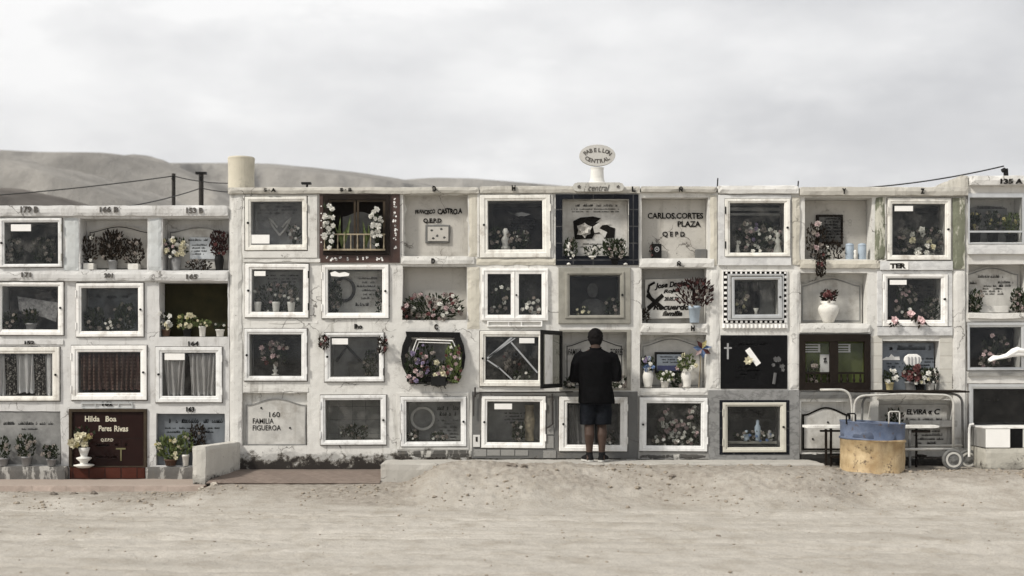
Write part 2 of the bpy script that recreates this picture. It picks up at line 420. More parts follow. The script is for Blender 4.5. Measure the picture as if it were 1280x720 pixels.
def bouquet(label, r, Y, blooms, nleaf=60, leafm=LEAF, pot=None, name='flower_bouquet', cat='flowers', ls=.05, dep=.05, floor=None, spread=.0, group=FLW, upper=.0):
    """blooms: list of (material, count, radius); r px bounds on the wall plane; pot: (kind, mat, width px, height px)"""
    x0, x1 = X(r[0], Y), X(r[2], Y); z1 = Z(r[1], Y); z0 = Z(floor if floor else r[3])
    cx = (x0 + x1) / 2; t = thing(name, label, cat, (cx, Y, z0), group)
    zb = z0
    if pot:
        k, pm, pw, ph = pot; add_pot(t, k, pm, cx, Y, z0, pw / 100, ph / 100); zb = z0 + ph / 100 * .95
    zb2 = zb + (z1 - zb) * upper; cz = (zb2 + z1) / 2; hx, hz = (x1 - x0) / 2, max(.02, (z1 - zb2) / 2)
    bml = BM(); root = Vector((cx, Y, zb - .01))
    def inside():
        while True:
            a, b = U(-1, 1), U(-1, 1)
            if a * a * .8 + b * b * .8 < 1: return Vector((cx + a * hx * .92, Y - abs(U(0, dep)) + U(-dep, dep) * .6, cz + b * hz * .95))
    for i in range(int(nleaf * 1.9)):
        p = inside(); d = (p - root) * .7 + Vector((U(-1, 1), U(-1, .4), U(-.6, 1))) * .08
        leaf(bml, p - d.normalized() * ls * .5, d, ls * U(.6, 1.3), ls * U(.14, .26))
    first = True
    for bmat, cnt, rad in blooms:
        bmf = BM()
        for i in range(cnt):
            p = inside(); p.y -= dep * .55
            petal_flower(bmf, p, Vector((U(-.7, .7), -1, U(-.3, .8))), rad * U(.75, 1.15), random.choice((5, 6, 7)), 3)
            a = root + Vector((U(-.3, .3) * hx * .5, 0, 0)); m_ = (a + p) / 2 + Vector((U(-.02, .02), 0, .02))
            tube(bml, [a, m_, p], .0022, 4, False)
        obj('blossoms', bmf, bmat, t)
    if nleaf or blooms: obj('foliage', bml, leafm, t)
    return t
# ------------------------------------------------------------------ niche blocks
def niche_wall(parent, x0, x1, z0, z1, opens, m, back=2.3, step=.05, seed=0):
    """one plastered body: front face pierced by the recesses (px rect, depth)"""
    O = [(X(r[0]), X(r[2]), Z(r[3]), Z(r[1]), d) for r, d in opens]
    def edges(lo, hi, vals):
        e = sorted({round(v, 4) for v in [lo, hi] + vals if lo <= v <= hi}); out = [e[0]]
        for v in e[1:]:
            n = max(1, int((v - out[-1]) / step)); a = out[-1]
            out += [a + (v - a) * k / n for k in range(1, n + 1)]
        return out
    xs = edges(x0, x1, [v for o in O for v in o[:2]]); zs = edges(z0, z1, [v for o in O for v in o[2:4]])
    bm = BM(); C = {}
    def P(i, j):
        if (i, j) not in C:
            p = Vector((xs[i], 0, zs[j])); s = Vector((seed, 0, 0))
            d = mnoise.noise_vector(p * 2.3 + s) * .007 + mnoise.noise_vector(p * 9 + s) * .004
            if i in (0, len(xs) - 1): d.x = 0
            C[i, j] = bm.verts.new((p.x + d.x, p.y + min(.004, d.y), p.z + d.z * .8))
        return C[i, j]
    def hole(x, z): 
        for o in O:
            if o[0] < x < o[1] and o[2] < z < o[3]: return True
    for i in range(len(xs) - 1):
        for j in range(len(zs) - 1):
            if not hole((xs[i] + xs[i + 1]) / 2, (zs[j] + zs[j + 1]) / 2):
                bm.faces.new([P(i, j), P(i + 1, j), P(i + 1, j + 1), P(i, j + 1)])
    ix = lambda v: min(range(len(xs)), key=lambda k: abs(xs[k] - v)); iz = lambda v: min(range(len(zs)), key=lambda k: abs(zs[k] - v))
    def loop(a, b, c, d):
        return [(i, c) for i in range(a, b)] + [(b, j) for j in range(c, d)] + [(i, d) for i in range(b, a, -1)] + [(a, j) for j in range(d, c, -1)]
    def extrude(lp, y):
        A = [P(*k) for k in lp]; B = [bm.verts.new((xs[i], y, zs[j])) for i, j in lp]; n = len(A)
        for k in range(n): bm.faces.new([A[k], A[(k + 1) % n], B[(k + 1) % n], B[k]])
        bm.faces.new(B)
    for o in O: extrude(loop(ix(o[0]), ix(o[1]), iz(o[2]), iz(o[3])), o[4])
    extrude(loop(0, len(xs) - 1, 0, len(zs) - 1), back)
    return obj('wall', bm, m, parent)

DEEP = .30
JOINT = mat('dark_joint', (.10, .09, .08), .9, .5, 14, .2, .7, (.45, .43, .40), 5)
def door(block, o, p, label, mat_=None, lock=None, hinge=None, hm=None, sticker=None, panel=DSTONE, yf=-.03, prof=True, pd=.22, pan=True):
    """glazed niche door: frame, pane, lock, two hinges; the memorial panel stands inside"""
    mat_ = mat_ or random.choice((WHITE, WHITE, WHITE_B, WHITE_C))
    fb = frame_bm(o, p, yf, .015, prof); ta = U(-.007, .007); fx, fz = X((o[0] + o[2]) / 2), Z((o[1] + o[3]) / 2)
    for v_ in fb.verts: dx_, dz_ = v_.co.x - fx, v_.co.z - fz; v_.co.x = fx + dx_ - dz_ * ta; v_.co.z = fz + dz_ + dx_ * ta
    d = obj('niche_door', fb, mat_, block, label=label)
    bm = BM(); g_ = grow(o, .9); rings(bm, [(g_, .004), (g_, -.0075 if yf > -.035 else yf + .028), (grow(o, .1), -.009 if yf > -.035 else yf + .026), (grow(o, .1), .004)]); obj('joint', bm, JOINT, d)  # joint: thin dark ring round the frame's outer edge
    bm = BM(); pbox(bm, grow(p, .5), -.006, -.002); obj('pane', bm, random.choice((GLASS, GLASS, GLASS_B, GLASS_C)), d)
    zc = (Z(p[1]) + Z(p[3])) / 2
    if lock:
        bm = BM(); xl = X((o[0] + p[0]) / 2 if lock == 'L' else (o[2] + p[2]) / 2)
        cyl_y(bm, xl, zc, yf - .012, yf + .02, .014, 12); cyl_y(bm, xl, zc, yf - .02, yf - .012, .007, 10); obj('lock', bm, BLACKF, d)
    if hinge:
        xh = X(o[0] if hinge == 'L' else o[2]) 
        for k in (.2, .8):
            bm = BM(); zh = Z(o[1] + (o[3] - o[1]) * k); tube(bm, [(xh, yf - .004, zh - .045), (xh, yf - .004, zh + .045)], .008, 8)
            obj('hinge', bm, hm or mat_ or WHITE, d)
    if sticker:
        bm = BM(); pbox(bm, sticker, -.009, -.0065); obj('sticker', bm, PAPER, d)
    if pan:
        bm = BM(); pbox(bm, grow(p, -.6), pd, DEEP - .004, .006)
        return obj('memorial_panel', bm, panel, block)
    return d
def surround(block, o, i, m, yf=-.012, name='surround', label=None):
    return obj(name, surround_bm(o, i, yf), m, block, label=label)
def slab(block, r, yf, m, yb=.02, name='ledge', seed=0., amp=.006):
    bm = BM(); rough_box(bm, X(r[0]), X(r[2]), yf, yb, Z(r[3]), Z(r[1]), .05, amp, seed + r[0] * .01); return obj(name, bm, m, block)
def arch_pts(r, rise, n=24, flat=.05):
    """outline of a headstone with a bowed, shouldered top (px rect)"""
    x0, x1, z0, z1 = X(r[0]), X(r[2]), Z(r[3]), Z(r[1]); pts = [(x0, z0)]
    for i in range(n + 1):
        t = i / n; k = 0 if t < flat or t > 1 - flat else (.5 - .5 * math.cos(2 * math.pi * (t - flat) / (1 - 2 * flat)))
        pts.append((x0 + (x1 - x0) * t, z1 - rise / 100 + rise / 100 * k ** .7))
    return pts + [(x1, z0)]
def shrink(pts, d):
    n = len(pts); out = []
    for i in range(n):
        p = Vector(pts[i]); a = (p - Vector(pts[i - 1])).normalized(); b = (Vector(pts[(i + 1) % n]) - p).normalized()
        na, nb = Vector((a.y, -a.x)), Vector((b.y, -b.x)); m_ = (na + nb).normalized(); k = d / max(.35, m_.dot(na))
        out.append(tuple(p + m_ * k))
    return out
def headstone(block, r, rise, yf, yb, m, rimm=None, rim=.016, label=None, gap=.0):
    o = arch_pts(r, rise); bm = BM(); prism(bm, o, yf, yb); h = obj('headstone', bm, m, block, label=label)
    if rimm:
        bm = BM(); i0 = shrink(o, gap) if gap else o; loopprism(bm, i0, shrink(i0, rim), yf - .008, yf + .002); obj('moulding', bm, rimm, h)
    return h

BLKB = plaster('black_base_shade', (.03, .029, .027), .5)  # near-black colour stands for the shade under the trolley
PEELD = plaster('peeling_dark_base', (.09, .086, .08), .6, peel=True, peelcol=(.42, .41, .38))
# ============================ MAIN BLOCK
main = thing('niche_block', 'long white block of burial niches four rows high under a weathered cap, in the middle', 'niche wall', (0, 0, 0))
MD = {}   # glazed doors: key -> outer rect, pane rect
MD['a1'] = ((308, 247, 382, 308), (314, 252, 378, 307)); MD['a1'] = ((307, 246, 384, 313), (314, 252, 378, 306))
MD['a2'] = ((307, 330, 386, 397), (315, 337, 379, 390)); MD['a3'] = ((306, 411, 384, 476), (312, 418, 377, 470))
MD['b2'] = ((403, 331, 486, 398), (410, 337, 478, 391)); MD['b3'] = ((406, 416, 480, 477), (413, 421, 474, 471))
MD['b4'] = ((401, 494, 483, 556), (407, 500, 476, 550)); MD['c4'] = ((501, 496, 583, 558), (508, 502, 576, 552))
MD['d1'] = ((600, 244, 688, 322), (610, 251, 678, 312)); MD['d3'] = ((600, 414, 676, 483), (607, 421, 673, 475))
MD['d4'] = ((602, 495, 682, 560), (609, 502, 675, 553)); MD['e2'] = ((706, 340, 780, 398), (712, 344, 775, 394))
MD['e4'] = ((699, 496, 784, 564), (709, 504, 775, 556)); MD['f4'] = ((799, 497, 884, 564), (808, 504, 876, 557))
MD['g1'] = ((906, 249, 987, 321), (912, 254, 980, 316)); MD['g2'] = ((914, 346, 977, 398), (918, 350, 972, 393))
MD['g4'] = ((903, 503, 982, 565), (909, 508, 975, 559)); MD['i1'] = ((1109, 248, 1188, 325), (1115, 255, 1181, 319))
MD['i2'] = ((1103, 343, 1184, 408), (1109, 348, 1176, 400))
OPEN = {  # unglazed recesses
 'a4': ((303, 491, 384, 557), .07), 'b1': ((403, 243, 487, 320), .34), 'c1': ((504, 243, 585, 320), .13), 'c2': ((503, 333, 583, 400), .2),
 'c3': ((512, 424, 572, 480), .3), 'd2': ((607, 340, 680, 397), DEEP), 'e1': ((703, 249, 786, 330), .2), 'e3': ((703, 415, 786, 486), .24), 'f1': ((802, 247, 885, 323), .17),
 'f2': ((802, 335, 883, 404), .2), 'f3': ((800, 418, 883, 485), .22), 'g3': ((901, 420, 983, 485), .06),
 'h1': ((1006, 247, 1090, 324), .26), 'h2': ((1001, 341, 1084, 404), .22), 'h3': ((1003, 422, 1084, 484), .32), 'h4': ((1001, 502, 1088, 566), .10),
 'i3': ((1103, 426, 1174, 489), .2), 'i4': ((1098, 500, 1192, 572), .14)}
opens = [(grow(p, 2.2), DEEP) for o, p in MD.values()] + list(OPEN.values())
niche_wall(main, X(287), X(1207), Z(600), Z(240), opens, W_MAIN, 2.4, seed=3)
for k_, m_ in (('c1', BUFF), ('c2', BUFF), ('f1', BUFF), ('f2', GRCEM), ('h1', BUFF)):
    r_, d_ = OPEN[k_]; bm = BM(); rough_box(bm, X(r_[0]) + .004, X(r_[2]) - .004, d_ - .016 if k_ != 'c1' else d_ - .004, d_ + .02, Z(r_[3]) + .004, Z(r_[1]) - .004, .06, .002, d_); obj('shaded_recess_back', bm, m_, main)  # recess shade put into the colour: slabs darker than the wall plaster
# cap in its several pieces
slab(main, (285, 234, 599, 243), -.05, CAPM, 2.38, 'cap', 1); slab(main, (599.6, 232.5, 800, 242), -.04, CAPM, 2.36, 'cap', 2)
slab(main, (800.6, 233, 896, 241.5), -.055, CAPM, 2.36, 'cap', 3); slab(main, (896.6, 232, 998, 243), -.06, CAPW, 2.36, 'cap', 4)
slab(main, (998.6, 234, 1209, 245.5), -.07, CAPM, 2.36, 'cap', 5)
# ledges between the rows
slab(main, (303, 323, 401, 328.5), -.03, W_MAIN, seed=1); slab(main, (501, 320.5, 594, 331), -.035, W_MAIN, seed=2); slab(main, (594.6, 322.5, 696, 332), -.02, CREAM, seed=3)
slab(main, (798, 323, 893, 335), -.03, W_MAIN, seed=4); slab(main, (800, 404, 885, 416.5), -.03, W_MAIN, seed=5); slab(main, (800, 485.5, 885, 494), -.02, W_MAIN, seed=6)
slab(main, (999, 324.5, 1100, 336), -.04, CREAM, seed=7); slab(main, (999, 404.5, 1088, 416.5), -.045, W_MAIN, seed=8)
slab(main, (1099, 326.5, 1190, 338), -.04, MARW, seed=9, amp=.002); slab(main, (1096, 408.5, 1190, 419.5), -.03, MARW, seed=10, amp=.002)
slab(main, (303, 400, 398, 405), -.012, W_MAIN, seed=12); slab(main, (303, 484, 386, 490.5), -.014, W_MAIN, seed=13)
# pillars standing a little proud
def pillar(r, yf, m, seed=0): return slab(main, r, yf, m, .02, 'pillar', seed, .006)
pillar((287.3, 244, 303, 588), -.018, W_MAIN, 1)
pillar((1189.5, 246, 1206, 337), -.03, GREENP, 2); pillar((1190.5, 338, 1206, 548), -.03, W_RIGHT, 3); pillar((1093, 246, 1107, 326), -.015, GREENP, 4)
pillar((887, 243, 896.5, 332), -.02, CREAM, 5); pillar((989, 246, 1000, 332), -.025, CREAM, 6); pillar((886, 336, 899, 486), -.016, W_MAIN, 7)
pillar((585, 242, 599, 322), -.012, CREAM, 8); pillar((583.5, 333, 600, 412), -.012, CREAM, 9); pillar((987, 338, 1000, 486), -.02, W_MAIN, 10)
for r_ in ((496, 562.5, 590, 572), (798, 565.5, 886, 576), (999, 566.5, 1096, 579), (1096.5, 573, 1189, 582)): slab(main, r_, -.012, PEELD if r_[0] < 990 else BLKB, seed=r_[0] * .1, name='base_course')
# --- column a
surround(main, (304, 243.5, 397, 322.5), (306, 245, 385, 314), W_MAIN, -.02)
door(main, *MD['a1'], 'white framed door with a paper sticker low on its pane, top left', lock='L', hinge='R', sticker=(314, 293.5, 337, 304.5), panel=GSTONE)
q = door(main, *MD['a2'], 'white framed door with black hinges over small white pots', lock='L', hinge='R', hm=BLACKF, sticker=(318, 339, 332, 345), panel=GSTONE)
scrawl(main, (330, 342, 375, 354), 3, .215, INK); scrawl(main, (322, 256, 374, 268), 3, .215, FADED)
door(main, *MD['a3'], 'white framed door with one bouquet behind the pane', lock='L', hinge='R', panel=DSTONE); scrawl(main, (316, 424, 374, 432), 2, .215, FADED); scrawl(main, (316, 452, 374, 466), 3, .215, FADED)
h = headstone(main, (307, 498, 382, 556.5), 8, .03, .069, STONE, GSTONE, .012)
letters(h, '160', (336.5, 515, 350, 521.5), .029, INK); letters(h, 'FAMILIA', (316, 523, 342, 529.5), .029, INK); letters(h, 'FIGUEROA', (316, 531.5, 351, 538), .029, INK)
for px, py in ((326, 510), (362, 535)):
    bm = BM(); cyl_y(bm, X(px), Z(py), .02, .031, .012); obj('bolt', bm, BLACKF, h)
bm = BM()  # heart-shaped relief on the a1 panel
for s in (-1, 1): tube(bm, [(X(346 + s * k), .21, Z(z)) for k, z in ((0, 292), (6, 285), (11, 277), (14, 270), (9, 275), (3, 282))], .014, 6)
obj('relief', bm, STONE, main)
# --- column b
bm = BM(); rings(bm, [((399.5, 243, 500, 328.5), .01), ((399.5, 243, 500, 328.5), -.02), ((404, 244, 488, 319), -.02), ((404, 244, 488, 319), .01)])
ti = obj('surround', bm, mat('rust_brown_tile', (.055, .029, .022), .5, .3, 9), main, label='rust brown tile border with white floral motifs')
bm = BM()
for k in range(13):
    for side in (0, 1):
        if side == 0: px, py = 494 + U(-1.5, 1.5), 248 + k * 5.6 + U(-1, 1)
        else: px, py = 408 + k * 6.4 + U(-1, 1), 323.5 + U(-1.2, 1.2)
        if rnd() < .2: continue
        for j in range(random.choice((2, 3, 4))): cyl_y(bm, X(px + U(-1.6, 1.6)), Z(py + U(-1.6, 1.6)), -.0225, -.0195, U(.006, .015), 7)
for k in range(6): cyl_y(bm, X(401.8), Z(258 + 9 * k), -.0225, -.0195, .009, 7)
obj('motif', bm, PAPER, ti)
bm = BM()
rings(bm, [((404.5, 244.5, 487.5, 318.5), .03), ((404.5, 244.5, 487.5, 318.5), -.045), ((411, 250, 482, 314.5), -.045), ((411, 250, 482, 314.5), .03)])
d = obj('niche_door', bm, DKWOOD, main, label='dark brown wooden double door with a balustrade')
for a, b in (((411.2, 250.2, 445, 314.3), (414, 252.5, 442.5, 312)), ((446.5, 250.2, 481.8, 314.3), (449, 252.5, 479, 312))):
    bm = BM(); rings(bm, [(a, .0), (a, -.03), (b, -.03), (b, .0)]); obj('door_leaf', bm, BRWOOD, d)
bm = BM()
pbox(bm, (405, 292.6, 482, 294.2), -.062, -.047); pbox(bm, (405, 311.5, 482, 313.6), -.062, -.047)
for k in range(10):
    xx = 406.5 + k * 8.2; lathe(bm, (X(xx), -.054, Z(311.5)), [(.007, 0), (.010, .03), (.006, .07), (.009, .11), (.006, .15), (.008, .173)], 8)
obj('balustrade', bm, TANW, d)
bm = BM(); pbox(bm, (404, 244, 486, 319.5), .3, .339); obj('memorial_panel', bm, DKWOOD, main)
bm = BM(); prism(bm, arch_pts((425, 262, 470, 318), 6), .25, .299); obj('headstone', bm, GSTONE, main)
door(main, *MD['b2'], 'white framed door showing an oval wreath and script', lock='R', hinge='L', panel=STONE)
bm = BM(); prism(bm, [(X(x), Z(y)) for x, y in ((413, 341), (419, 339), (424, 341.5), (431, 340), (437, 342), (436, 345), (425, 346), (414, 345))], -.01, -.0065); obj('sticker', bm, PAPER, main)
bm = BM(); lp = lambda c, rx, rz, n=28: [(X(c[0]) + rx * math.cos(2 * math.pi * i / n), Z(c[1]) + rz * math.sin(2 * math.pi * i / n)) for i in range(n)]
loopprism(bm, lp((427, 361), .15, .16), lp((427, 361), .11, .125), .19, .22); obj('wreath', bm, DSTONE, main); scrawl(main, (446, 345, 474, 375), 6, .215, FADED, .5); scrawl(main, (440, 376, 474, 384), 1, .215, INK)
door(main, *MD['b3'], 'white framed door with dried sprigs tied to both upper corners', lock='L', hinge='R', hm=BLACKF, sticker=(415, 423, 435, 430.5), panel=GSTONE)
bm = BM(); tube(bm, [(X(418), .16, Z(452)), (X(432), .16, Z(433)), (X(450), .16, Z(453))], .022, 4); tube(bm, [(X(426), .15, Z(430)), (X(432), .15, Z(433))], .01, 4); obj('relief', bm, DSTONE, main)
bm = BM(); pbox(bm, (434, 452, 455, 471), .12, .2, .005); obj('memorial_box', bm, DSTONE, main)
door(main, *MD['b4'], 'white framed door in the bottom row before a tiled panel', lock='R', hinge='L', panel=tiles('grey_tile_panel', (.28, .28, .27), (.08, .08, .08), .17, .17, .5, .03))
letters(main, 'Iho', (443, 405, 453, 411), -.002, INK, thick=.012, bold=.04)
letters(main, 'S · A', (330, 235.2, 345, 239.8), -.057, INK, thick=.014, bold=.05); letters(main, 'S · B', (425, 235, 440, 239.6), -.057, INK, thick=.014, bold=.05)
# --- column c
letters(main, 'FRANCISCO', (519, 262, 544, 267.5), .121, INK, bold=.04, jitter=.006); letters(main, 'CASTRO.A', (547, 260.5, 578, 267.5), .121, INK, bold=.05, jitter=.006)
letters(main, 'Q.E.P.D', (529, 273, 552, 279.5), .121, INK, bold=.05)
bm = BM(); rough_box(bm, X(530.5), X(563), .10, .124, Z(304), Z(279), .02, .006, 4); pq = obj('memorial_plaque', bm, DKCEM, main, label='small square plaque in a rough cement border')
bm = BM(); pbox(bm, (534, 282.5, 560, 300.5), .092, .101, .003); obj('plaque_face', bm, BUFF, pq); bm = BM()
for a, b in ((539, 287), (551, 285.5), (546, 294), (541, 297), (555, 296)): prism(bm, [(X(a) + U(.6, 1) * .022 * math.cos(t), Z(b) + U(.6, 1) * .02 * math.sin(t)) for t in [k * .9 for k in range(7)]], .0905, .093)
obj('motif', bm, DSTONE, pq)
for s, a, b in (('D', 543, 236), ('H', 642, 235), ('D', 541.5, 326.3), ('C', 545, 408.5), ('L', 792, 236.5), ('Ñ', 851, 236.5), ('Ñ', 848.5, 329.5), ('H', 866, 410.5), ('Y', 1055, 239), ('Z', 1153, 239)):
    letters(main, s, (a - 2.3, b - 3.4, a + 2.3, b + 3.4), (-.002 if s == 'C' else -.047 if s in 'HL' and b < 300 else -.077 if s in 'YZ' else -.059 if b < 300 else -.036), INK, bold=.05, thick=.016)
# barrel-shaped black frame
oo = [(507.5, 414.5), (575, 415.5), (575.5, 420), (580, 432), (582, 446), (580, 460), (574, 470), (574, 477.5), (567, 478), (509, 477), (509, 469), (503.5, 458), (501.5, 446), (503.5, 432), (508.5, 420)]
cx_, cz_ = 541.5, 447
ii = [(cx_ + (x - cx_) * .80, cz_ + (y - cz_) * .78) for x, y in oo]
to = lambda P_: [(X(x), Z(y)) for x, y in P_]
bm = BM(); loopprism(bm, to(oo), to(ii), -.06, .01); fr = obj('niche_door', bm, BLACKF, main, label='black barrel-shaped frame with a white inner trim')
tr = [(515, 447), (517, 437), (521.5, 424.5), (566, 426), (571, 437), (573, 452)]
bm = BM(); tube(bm, [(X(x), -.055, Z(y)) for x, y in tr], .009, 6); tube(bm, [(X(cx_ + (x - cx_) * .88), -.05, Z(448 + (y - 448) * .86)) for x, y in tr], .006, 6); obj('trim', bm, WHITE, fr)
bm = BM(); box(bm, X(522), X(564), .14, .17, Z(470), Z(428), .01); obj('memorial_panel', bm, GSTONE, main)
bm = BM(); tube(bm, [(X(530), -.012, Z(482)), (X(540), -.02, Z(480)), (X(548), -.012, Z(484)), (X(554), -.02, Z(480)), (X(557), -.012, Z(486))], .006, 5); obj('iron_bracket', bm, BLACKF, main)
surround(main, (496, 491, 586, 562), (500.5, 495.5, 583.5, 558.5), W_MAIN, -.012)
door(main, *MD['c4'], 'white framed door in the bottom row with a round wreath behind the pane', lock='R', hinge='L', panel=GSTONE)
bm = BM(); loopprism(bm, lp((527, 524), .155, .15), lp((527, 524), .125, .12), .18, .22); obj('wreath', bm, STONE, main); scrawl(main, (545, 507, 573, 521), 2, .215, INK, .2, fill=.8); scrawl(main, (547, 523, 572, 548), 6, .215, FADED, .5)
# --- column d
surround(main, (596.5, 242.8, 691, 322.3), (599.5, 243.6, 688.5, 322.2), W_MAIN, -.014)
door(main, *MD['d1'], 'broad double white frame round a dark plaque', lock='L', hinge='R', panel=DSTONE)
bm = BM(); pbox(bm, (616, 257, 678, 311), .16, .219, .008); pk = obj('memorial_plaque', bm, GRAN, main); scrawl(pk, (636, 272, 668, 286), 4, .157, GREYL, .3)
bm = BM(); prism(bm, to([(632, 262), (640, 266), (652, 263.5), (664, 266), (655, 269), (652, 268), (648, 269)]), .154, .159); obj('motif', bm, GREYL, pk)
o2 = (602, 335.5, 685, 400.5)
bm = BM(); rings(bm, [(o2, .015), (o2, -.03), (grow(o2, -3), -.035), (grow(o2, -3), .015)]); d = obj('niche_door', bm, WHITE, main, label='white double door with two narrow panes')
for a, b in (((605.2, 338.6, 643.2, 397.4), (609.5, 342.5, 638.5, 393.5)), ((643.8, 338.6, 681.8, 397.4), (648.5, 342.5, 677, 393.5))):
    bm = BM(); rings(bm, [(a, .01), (a, -.03), (b, -.022), (b, .01)]); lf = obj('door_leaf', bm, WHITE, d)
    bm = BM(); pbox(bm, b, -.006, -.002); obj('pane', bm, GLASS, main)
bm = BM(); cyl_y(bm, X(645.5), Z(369), -.045, -.028, .012); obj('lock', bm, BLACKF, d)
for xx in (603, 684):
    for k in (347, 388): bm = BM(); tube(bm, [(X(xx), -.036, Z(k + 4)), (X(xx), -.036, Z(k - 4))], .007, 8); obj('hinge', bm, WHITE, d)
bm = BM(); pbox(bm, (607.5, 340.5, 679.5, 396.5), .22, .296); obj('memorial_panel', bm, DSTONE, main)
bm = BM(); scr = obj('vent_frame', frame_bm((609, 401, 678, 408.5), (611, 402.6, 676, 407), -.028, .0, False), WHITE, main)
bm = BM(); [pbox(bm, (x, 402.5, x + 1.4, 407.1), -.024, -.004) for x in (635, 651)]; obj('vent_bar', bm, WHITE, scr)
door(main, *MD['d3'], 'white framed door with tape crossing its dark pane in a zigzag', lock='L', hinge=None, sticker=(649, 422.5, 668, 429), panel=DSTONE)
bm = BM()
for a, b, w in (((609, 448), (640, 421.5), 1.2), ((611, 446), (644, 422.5), .8), ((639, 428), (672, 466), 1.0), ((609, 450), (624, 460), .9), ((622, 458), (640, 474.5), .8)):
    p, q_ = Vector((X(a[0]), 0, Z(a[1]))), Vector((X(b[0]), 0, Z(b[1]))); n_ = (q_ - p).cross(Vector((0, 1, 0))).normalized() * w / 100
    prism(bm, [(v.x, v.z) for v in (p + n_, q_ + n_, q_ - n_, p - n_)], -.0095, -.0065)
obj('reflections', bm, mat('pane_reflections', (.34, .35, .36), .4), main)  # pale strips paint the reflections of cracked glass onto the pane
# dark weathered cement round the two lowest middle niches, iron pipes above
surround(main, (590, 489.5, 692, 573), (600.5, 494, 683, 561), DKCEM, -.014); surround(main, (692.6, 489.5, 797, 573), (698, 495.5, 785, 564.5), DKCEM, -.012)
bm = BM()
tube(bm, [(X(592), -.05, Z(520)), (X(592.5), -.05, Z(494)), (X(600), -.05, Z(490.5)), (X(690), -.05, Z(490)), (X(716), -.05, Z(489.5))], .009, 8); tube(bm, [(X(594), -.06, Z(484)), (X(594), -.06, Z(496))], .012, 8)
tube(bm, [(X(690), -.045, Z(492)), (X(690.5), -.045, Z(530)), (X(683), -.045, Z(535))], .010, 8); obj('iron_pipe', bm, mat('rusted_iron', (.035, .03, .027), .8, .5, 20), main)
for r in ((592, 561.5, 608, 570.5), (609, 562, 625, 569.5), (626, 562, 643, 569.5), (644, 562.5, 660, 569.5), (679, 563, 695, 572.5), (683, 545, 692, 560), (684, 535, 692, 543)):
    bm = BM(); pbox(bm, r, -.021, -.01, .003); obj('tile', bm, GRCEM, main)
bm = BM(); pbox(bm, (591.5, 543.5, 600, 558.5), -.03, -.012, .003); nb = obj('number_plate', bm, CAPW, main); letters(nb, '1', (594.5, 546, 597, 552), -.031, INK, bold=.05)
door(main, *MD['d4'], 'white framed door with a paper sticker above script, set in dark cement', lock='L', hinge='R', sticker=(618, 504.5, 640, 511.5), panel=GSTONE)
scrawl(main, (630, 514, 656, 530), 4, .215, INK, .2)
bm = BM(); lathe(bm, (X(662), .16, Z(552)), [(.06, 0), (.05, .1), (.07, .25), (.05, .38), (.06, .45)], 12); obj('candle_shade', bm, mat('ochre_stone', (.28, .24, .17), .6, .5, 14), main)
# --- column e
bm = BM(); rings(bm, [((694.5, 243, 798, 331.5), .01), ((694.5, 243, 798, 331.5), -.02), ((703, 249, 786, 321), -.02), ((703, 249, 786, 321), .05)])
sr = obj('surround', bm, BKTILE, main, label='blue black tile border')
bm = BM(); pbox(bm, (703.5, 249.5, 785.5, 331), .14, .199, .004); hs = obj('headstone', bm, STONE, main, label='white headstone with a dark bird-and-flower emblem')
scrawl(hs, (716, 255, 772, 259), 1, .137, INK, .1, fill=.8); scrawl(hs, (712, 259.5, 776, 266), 2, .137, FADED, .1); scrawl(hs, (722, 303, 768, 310), 2, .137, FADED, .3)
bm = BM(); prism(bm, to([(717, 275), (726, 270.5), (742, 269), (752, 271.5), (745, 277), (753, 276), (764, 282), (770, 284), (769, 296), (756, 297), (755, 290), (744, 291), (741, 297), (719, 298)]), .1335, .139); em = obj('emblem', bm, INK, hs)
bm = BM(); petal_flower(bm, Vector((X(731), .131, Z(286))), Vector((0, -1, 0)), .10, 6, 2); prism(bm, to([(742, 282), (752, 275), (766, 279), (754, 280), (750, 284), (760, 289), (757, 296), (750, 289), (744, 290)]), .130, .1335); obj('motif', bm, STONE, em)
bm = BM(); pbox(bm, (703.5, 320, 785.5, 322), -.02, .02); obj('rail', bm, BKTILE, sr)
bm = BM(); pbox(bm, (703.5, 322.3, 785.5, 331), -.012, .02); obj('apron', bm, BKTILE, sr)
surround(main, (698, 334.5, 788, 404.5), (706.5, 340.5, 779.5, 397.5), GREYF, -.03, 'niche_door'); door(main, *MD['e2'], 'grey olive frame round a dark portrait panel', GREYF, lock='R', panel=GRAN, yf=-.045)
bm = BM(); 
for a in ((742, 362, .07, .095), (742, 385, .17, .13)):
    lathe(bm, (X(a[0]), .20, Z(a[1]) - a[3]), [(a[2] * math.sin(math.pi * k / 8), a[3] - a[3] * math.cos(math.pi * k / 8)) for k in range(1, 8)], 16, .15)
obj('portrait', bm, mat('faded_portrait', (.060, .060, .058), .7, .6, 12), main); scrawl(main, (722, 388, 766, 393), 1, .21, GREYL, .2)
surround(main, (699, 412, 788.5, 487.5), (703.3, 415.4, 783.5, 485.5), GREYF, -.012)
h = headstone(main, (707, 421, 781, 485), 9, .19, .239, STONE, DSTONE, .012, gap=.02); letters(h, 'FAMILIA', (710, 436, 727, 444), .187, INK, shear=.2); letters(h, 'TORRES', (763, 436, 779, 444), .187, INK, shear=.2)
door(main, *MD['e4'], 'white framed door behind the standing person, half curtained', lock='L', hinge='R', panel=DSTONE)
